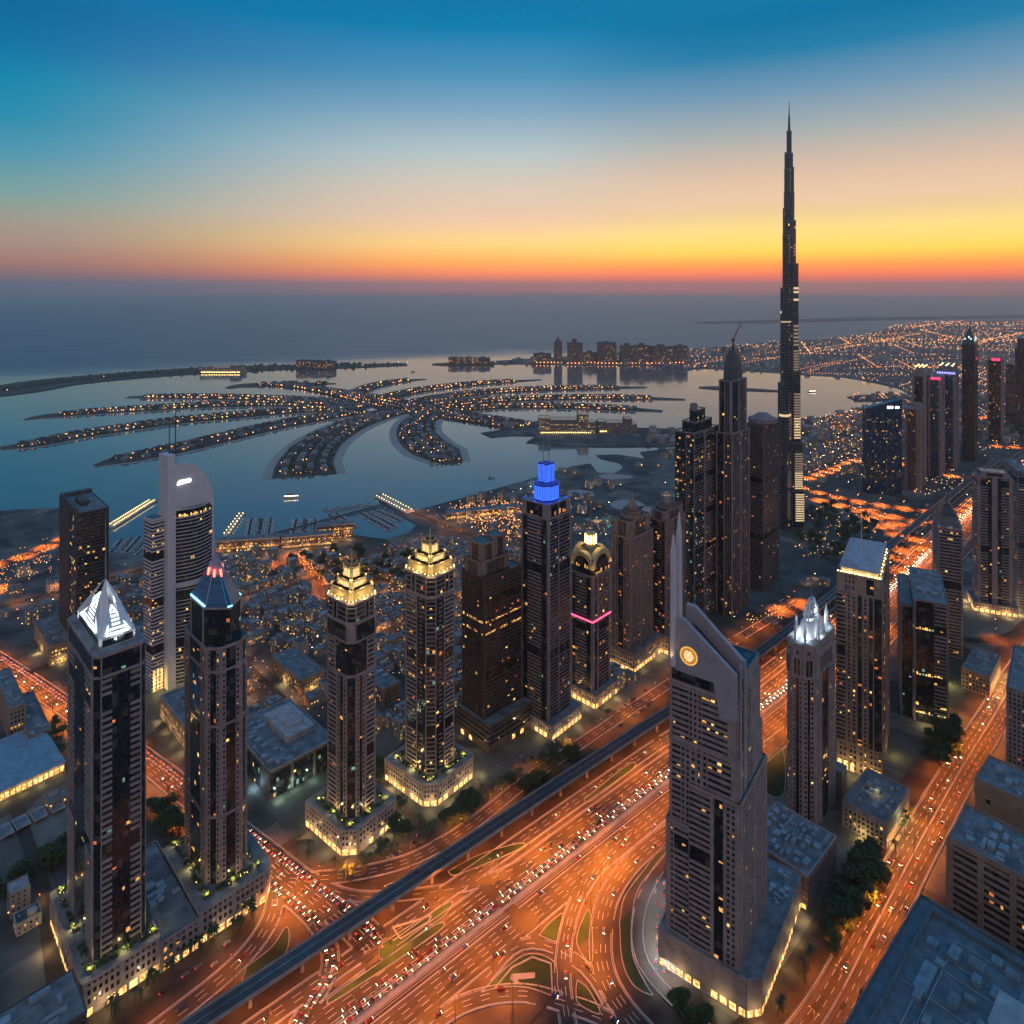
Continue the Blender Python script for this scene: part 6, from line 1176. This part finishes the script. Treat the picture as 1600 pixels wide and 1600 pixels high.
for k, g_ in enumerate((6.8, 8.2, 26, 70, 150, 200)): lane_cars(HWL, -(4.5+k*3.75), True, g_, hwL, 2600, (1 if k == 1 else 3) if k < 3 else 0)
for k, g_ in enumerate((70, 90, 130, 200, 200, 200)): lane_cars(HWL, 4.5+k*3.75, False, g_, hwR, 2600, 2 if k < 2 else 0)
lane_cars(CS, -3, True, 5.8, 'sunken cross street', 2000, 1); lane_cars(CS, -6.5, True, 6.2, 'sunken cross street', 2000, 1); lane_cars(CS, 4, False, 22, 'sunken cross street', 2000, 2)
for P, g_ in ((RA, 26), (RB, 24), (RD, 30), (RC, 50)): lane_cars(P, -2, False, g_, 'curved ramps', 2000, 2)
lane_cars(ROADS[6][0], -2, False, 6, 'curved ramps', 2000, 1); lane_cars(ROADS[6][0], 2, False, 7, 'curved ramps', 2000, 1)
for k in range(6): lane_cars(BL, (-11, -7.5, -4, 4, 7.5, 11)[k], k < 3, (120, 80, 60, 55, 40, 90)[k], 'boulevard on the right', 1400, 1 if k in (1,) else (2 if k == 4 else 0))
[lane_cars(P_, d_, d_ > 0, 22, 'far junction roads', 2600, 0) for P_, h_ in ROADS[15:19] for d_ in (-4, 2, 6)]
lane_cars(ROADS[2][0], 0, True, 45, 'service road beside the viaduct'); lane_cars(ROADS[7][0], 0, True, 30, 'service road beside the viaduct')
carlist = [c for c in carlist if not any((c[0].x-a)**2+(c[0].y-b_)**2 < (r*.8)**2 for a, b_, r in FOOT[:3])]
carlist.sort(key=lambda c: c[0].y); print('cars', len(carlist)); cst = MB()
for n_, (p, a_, where, bk) in enumerate(carlist):
    nm = cr2.choice(('black', 'blue', 'silver', 'black', 'red', 'sand-coloured', 'white')); van = cr2.random() < .1
    if n_ < 290:
        rt = empty('van' if van else 'car', (p.x, p.y, .26), a_, '%s %s driving on the %s' % (nm, 'van' if van else 'car', where), 'van' if van else 'car', '%s %s, %s' % (nm, 'vans' if van else 'cars', where))
        for nn, me in zip(('body', 'window', 'headlight', 'headlight', 'taillight', 'taillight', 'wheels'), list(CM[(nm, van)])+HL+TL+[wm_]): o = bpy.data.objects.new(nn, me); COL.objects.link(o); o.parent = rt
    else:
        co, si = math.cos(a_), math.sin(a_); sc_ = 1+max(0, p.y-700)/2600
        for x, dx, dy, z, h_, m in ((0, 4.4, 1.8, .55, .9, 0), (2.25, .15, 1.5*sc_, .9, .35*sc_, 1), (-2.25, .15, 1.5*sc_, 1, .3*sc_, 2)): cst.box((p.x+x*co, p.y+x*si, z-.2), (dx, dy, h_), a_, m)
    if bk in (1, 2) and p.y < 1150 and n_ % 2 == 0:
        l = bpy.data.objects.new('headlight_beam' if bk == 1 else 'taillight_beam', beam if bk == 1 else beamr); COL.objects.link(l)
        d_ = Vector((1, 0, -.22)) if bk == 1 else Vector((-1, 0, -.5)); l.rotation_euler = (-d_).to_track_quat('Z', 'Y').to_euler(); l.location = (2.4 if bk == 1 else -2.4, 0, .9)
        if n_ < 290: l.parent = rt
        else: M_ = Matrix.Translation((p.x, p.y, .26)) @ Matrix.Rotation(a_, 4, 'Z'); l.matrix_world = M_ @ l.matrix_basis
tag(cst.build('far_traffic', [MT['car_paint_silver'], headm, tailm]), 'stream of far cars with white and red lights along the highway', 'cars', None, 'stuff')
# parked cars beside the slanted-roof tower and by the left podium
pk = []
for i, (u, v, a_) in enumerate([(1026+cr2.uniform(-2, 2), 1375+i*18, 1.2) for i in range(9)]+[(1038, 1380+i*17, 1.2) for i in range(9)]+[(255, 1552, .9), (290, 1525, .9), (310, 1512, .9), (335, 1508, .9), (355, 1475, .9), (648, 1318, .3), (655, 1306, .3), (645, 1325, .5)]):
    p = G(u, v); nm = cr2.choice(list(paints)); rt = empty('parked_car', (p.x, p.y, .3), a_, ('%s car parked in the forecourt left of the slanted-roof tower' % nm) if i < 18 else ('%s car parked by the %s podium' % (nm, 'long left' if i < 23 else 'golden-crowned tower')), 'car', nm+(' cars parked left of the slanted-roof tower' if i < 18 else ' cars parked by the podiums'))
    for nn, me in zip(('body', 'window', 'taillight', 'taillight', 'wheels'), list(CM[(nm, False)])+TL+[wm_]): o = bpy.data.objects.new(nn, me); COL.objects.link(o); o.parent = rt
lots = ([(760, 1200), (900, 1140), (930, 1160), (800, 1240)], 'beside the brown office podium', 14), ([(930, 1130), (1040, 1060), (1040, 1085), (950, 1150)], 'between the pink-ringed tower and the viaduct', 26), ([(1180, 975), (1240, 935), (1270, 955), (1200, 1000)], 'in the lot below the crane-topped tower', 26), ([(1430, 1190), (1470, 1200), (1440, 1240), (1415, 1230)], 'beyond the arcaded building', 12), ([(560, 1300), (600, 1290), (640, 1330), (600, 1350)], 'between the golden-crowned towers', 12), ([(240, 1150), (262, 1190), (280, 1215), (262, 1215)], 'before the hall of lit arches', 12)
for px, where, n in lots:
    P = [tuple(q[:2]) for q in GP(px)]; c0 = sum((Vector((*q, 0)) for q in P), Vector())/len(P); k = 0; used = []
    for t in range(n*40):
        if k >= n: break
        i_, j_ = cr2.randint(-12, 12), cr2.randint(-5, 5); q = c0+ex*i_*3.2+ey*j_*8
        if (i_, j_) in used or not inpoly(q.x, q.y, P) or onroad(q.x, q.y, 1) or onfoot(q.x, q.y, -10): continue
        used.append((i_, j_)); k += 1; nm = cr2.choice(list(paints)); rt = empty('parked_car', (q.x, q.y, .1), math.pi-math.pi/4, '%s car parked %s' % (nm, where), 'car', '%s cars parked %s' % (nm, where))
        for nn, me in zip(('body', 'window', 'wheels'), list(CM[(nm, False)])+[wm_]): o = bpy.data.objects.new(nn, me); COL.objects.link(o); o.parent = rt
for (u, v) in ((1026, 1400), (1024, 1440), (1026, 1490), (1040, 1530)): p = G(u, v); l = bpy.data.objects.new('lamp_light', spot(5000, (.85, .9, 1))); COL.objects.link(l); l.location = (p.x, p.y, 9)
# ================================================================== TREES
def tree_meshes(seed, n=620, h=9., r=4.5):
    rr = random.Random(seed); tr = MB(); tr.cyl((0, 0), .38, 0, h*.45, .22, 8); lf = MB(); cl = []
    for k in range(7):
        a_ = k*.9+rr.random(); e_ = Vector((math.cos(a_)*r*rr.uniform(.3, .75), math.sin(a_)*r*rr.uniform(.3, .75), h*rr.uniform(.5, .9))); tr.bar((0, 0, h*.35), e_, .16); cl.append((e_, rr.uniform(1.3, 2.5)))
    cl.append((Vector((0, 0, h*.9)), 2.3))
    for k in range(n):
        c, rad = rr.choice(cl); dv = Vector((rr.gauss(0, 1), rr.gauss(0, 1), rr.gauss(0, .8))).normalized()*rad*rr.uniform(.5, 1.08); p = c+dv; a_ = rr.uniform(0, 6.28); s = rr.uniform(.22, .5); u = Vector((math.cos(a_), math.sin(a_), rr.uniform(-.7, .7)))*s; w = u.cross(Vector((rr.uniform(-1, 1), rr.uniform(-1, 1), 1))).normalized()*s; lf.face([p-u-w, p+u-w, p+u+w, p-u+w])
    return tr.mesh('trunk', barkm), lf.mesh('crown', leafm)
def palm_meshes(seed):
    rr = random.Random(seed); tr = MB(); tr.cyl((0, 0), .28, 0, 8, .2, 8); lf = MB()
    for k in range(18):
        a_ = k*2*math.pi/18+rr.random()*.2; up = rr.uniform(.2, 1.1); pr = None
        for j in range(6):
            t = j/5; r_ = 3.6*t; z = 8+up*3*t-3.6*t*t; c = Vector((math.cos(a_)*r_, math.sin(a_)*r_, z)); w = Vector((-math.sin(a_), math.cos(a_), 0))*.42*(1-t*.8)
            if pr: lf.face([pr[0]-pr[1], c-w, c+w, pr[0]+pr[1]])
            pr = (c, w)
    return tr.mesh('trunk', barkm), lf.mesh('crown', leafm)
TM = [tree_meshes(k) for k in range(4)]; PM = [palm_meshes(k) for k in range(2)]; tr_ = random.Random(12)
def trees(px, n, label, group, palm=False, sc=(.8, 1.3), free=0):
    P = [tuple(q[:2]) for q in GP(px)]; xs = [q[0] for q in P]; ys = [q[1] for q in P]; k = t = 0
    while k < n and t < n*60:
        t += 1; x, y = tr_.uniform(min(xs), max(xs)), tr_.uniform(min(ys), max(ys))
        if not inpoly(x, y, P) or onroad(x, y, 1) and not free: continue
        k += 1; rt = empty('palm_tree' if palm else 'tree', (x, y, 0), tr_.uniform(0, 6), label, 'palm tree' if palm else 'tree', group); s = tr_.uniform(*sc); rt.scale = (s, s, s*tr_.uniform(.85, 1.15))
        for nn, me in zip(('trunk', 'crown'), tr_.choice(PM if palm else TM)): o = bpy.data.objects.new(nn, me); COL.objects.link(o); o.parent = rt
trees([(1300, 1425), (1350, 1330), (1385, 1345), (1385, 1385), (1300, 1500), (1270, 1495)], 52, 'dark bushy tree in the grove between the machine-roofed hall and the boulevard', 'trees in the boulevard grove', sc=(1., 1.6), free=1)
trees([(1440, 1150), (1500, 1135), (1505, 1165), (1480, 1215), (1450, 1185)], 20, 'dark tree in the small park below the flat-roofed office tower', 'trees below the office tower', sc=(1.1, 1.7), free=1)
trees([(790, 1235), (880, 1170), (905, 1185), (815, 1245)], 20, 'dark bushy tree beside the podium of the brown office tower', 'trees beside the brown office podium', sc=(.9, 1.4), free=1)
trees([(690, 1285), (735, 1250), (750, 1262), (722, 1300)], 12, 'dark tree at the foot of the taller golden-crowned tower', 'trees at the golden-crowned tower', sc=(.9, 1.3), free=1)
trees([(238, 1260), (283, 1255), (283, 1310), (240, 1300)], 12, 'dark tree between the crystal tower and the pyramid tower', 'trees between the left towers', sc=(1, 1.6)); trees([(-5, 1150), (100, 1135), (105, 1185), (0, 1200)], 22, 'tree by the lit pavilion at the left edge', 'trees at the left edge')
trees([(1245, 795), (1335, 790), (1390, 845), (1310, 880), (1245, 860)], 70, 'small dark tree in the lit park below the spire tower', 'trees in the spire park', sc=(1., 1.8)); trees([(1045, 1560), (1110, 1600), (1090, 1620), (1050, 1585)], 9, 'bush-like tree in the curved verge below the slanted-roof tower', 'trees in the curved verge', free=1)
trees([(150, 1600), (300, 1490), (400, 1420), (405, 1440), (300, 1510), (165, 1610)], 34, 'palm standing along the lit front of the long left podium', 'palms along the left podium', True, free=1); trees([(1215, 1590), (1262, 1500), (1275, 1510), (1232, 1600)], 8, 'palm beside the lit wall of the slanted-roof tower podium', 'palms beside the right podium', True, free=1)
trees([(1390, 1330), (1425, 1260), (1440, 1262), (1402, 1338)], 9, 'palm on the pavement by the arcaded building', 'palms by the arcade', True, free=1); trees([(470, 1375), (640, 1330), (820, 1205), (1035, 1068), (1035, 1074), (822, 1218), (645, 1340), (475, 1382)], 44, 'palm in the row between the golden towers and the elevated railway', 'palms along the railway side', True, free=0)
trees([(470, 1330), (545, 1375), (640, 1290), (640, 1302), (548, 1388), (462, 1338)], 22, 'palm close to the lit shops of the nearer golden tower podium', 'palms round the nearer golden tower', True, free=1); trees([(600, 1240), (672, 1296), (750, 1228), (757, 1236), (672, 1308), (592, 1246)], 20, 'palm close to the lit shops of the farther golden tower podium', 'palms round the farther golden tower', True, free=1)
trees([(590, 1290), (610, 1280), (650, 1310), (640, 1320)], 6, 'dark tree between the two golden-crowned tower podiums', 'trees between golden podiums'); trees([(560, 1170), (620, 1200), (590, 1230), (520, 1180)], 14, 'dark tree behind the golden-crowned towers', 'trees behind the golden-crowned towers', sc=(1, 1.6)); trees([(130, 1330), (-20, 1420), (-20, 1400), (100, 1330)], 18, 'dark tree in the plots at the left edge', 'trees in the left plots', sc=(1, 1.6))
trees([(450, 870), (560, 860), (700, 880), (600, 920), (450, 900)], 40, 'dark tree among the houses behind the marina', 'trees behind the marina', sc=(1.1, 2))
# ================================================================== BOATS
hull = MB(); q = [(-5, -1.5), (3, -1.5), (6.5, 0), (3, 1.5), (-5, 1.5)]; hull.prism([(x*.9, y*.75) for x, y in q], -.6, 1.2, 0, False, q); cab = MB(); cab.prism(rect(-3, 1.5, -1.1, 1.1), 1.2, 2.6, 0, False, rect(-2.6, .6, -.9, .9)); ms = MB(); ms.cyl((0, 0), .12, 2.4, 14, .06, 5)
bm_h, bm_c, bm_m = hull.mesh('hull', mat('boat_white', (.55, .58, .6), .4, var=.1)), cab.mesh('cabin', glass), ms.mesh('mast', steel); nb_ = 0; jt = MB()
def boats(rows, lab):
    global nb_
    for (A, B_, w) in rows:
        a, c = G(*A), G(*B_); n = int((c-a).length/6.); t_ = (c-a).normalized(); nn = Vector((-t_.y, t_.x, 0)); jt.bar((*a.xy, -.9), (*c.xy, -.9), 2)
        for i in range(n):
            for s in (-1, 1):
                if nb_ >= 290 or gr.random() < .08: continue
                nb_ += 1; p = a+t_*(i+.5)*6+nn*s*9; rt = empty('boat', (p.x, p.y, -1.9), math.atan2(nn.y*s, nn.x*s), 'small white motor boat moored in the %s' % lab, 'boat', 'boats in the '+lab); sc_ = gr.uniform(.9, 1.35); rt.scale = (sc_,)*3
                for nm, me in (('hull', bm_h), ('cabin', bm_c))+((('mast', bm_m),) if gr.random() < .3 else ()): o = bpy.data.objects.new(nm, me); COL.objects.link(o); o.parent = rt
boats([((395, 838), (400, 809), 0), ((412, 838), (417, 809), 0)], 'first jetty rows left of the marina'); boats([((465, 834), (470, 809), 0), ((483, 833), (486, 811), 0)], 'second jetty rows left of the marina')
boats([((505, 798), (580, 788), 0), ((520, 803), (550, 826), 0), ((567, 800), (615, 826), 0), ((590, 795), (630, 812), 0)], 'marina basin'); boats([((182, 862), (200, 840), 0), ((205, 862), (228, 836), 0), ((222, 866), (243, 846), 0)], 'harbour between the black slab and curved white tower')
tag(jt.build('jetty', kerbm), 'floating jetties carrying the moored boats', 'jetty', None, 'structure')
for k, (u, v, s, lb) in enumerate(((455, 776, 3.2, 'lit ferry crossing the bay left of the golden crowns'), (767, 746, 1.6, 'small dark boat in front of the nearest palm frond'), (1268, 612, 3.5, 'lit ship at the end of the sandbar in the far bay'), (645, 581, 2.5, 'tiny boat in the lagoon beyond the palm'))):
    p = G(u, v); rt = empty('ferry' if k in (0, 2) else 'boat', (p.x, p.y, -1.9), R(10), lb, 'boat'); rt.scale = (s,)*3
    for nm, me in (('hull', bm_h), ('cabin', bm_c)): o = bpy.data.objects.new(nm, me); COL.objects.link(o); o.parent = rt
    if k in (0, 2):
        g = MB(); [g.octa((-4+i*1.2, -1.6, 1.6), .3) for i in range(8)]; o = g.build('deck_lights', lampw, rt)
# ================================================================== HAZE
hb = MB(); hb.prism(rect(-47000, 47000, -6000, 47000), -5, 860, 0, True)
hm = bpy.data.materials.new('haze_air'); hm.use_nodes = True; t = hm.node_tree; t.nodes.clear(); o_ = t.nodes.new('ShaderNodeOutputMaterial'); pv = t.nodes.new('ShaderNodeVolumePrincipled')
pv.inputs['Color'].default_value = (.93, .87, .87, 1); pv.inputs['Density'].default_value = 4.8e-5; pv.inputs['Anisotropy'].default_value = .68; t.links.new(pv.outputs[0], o_.inputs['Volume'])
hz_o = hb.build('haze', hm); tag(hz_o, kind='stuff')
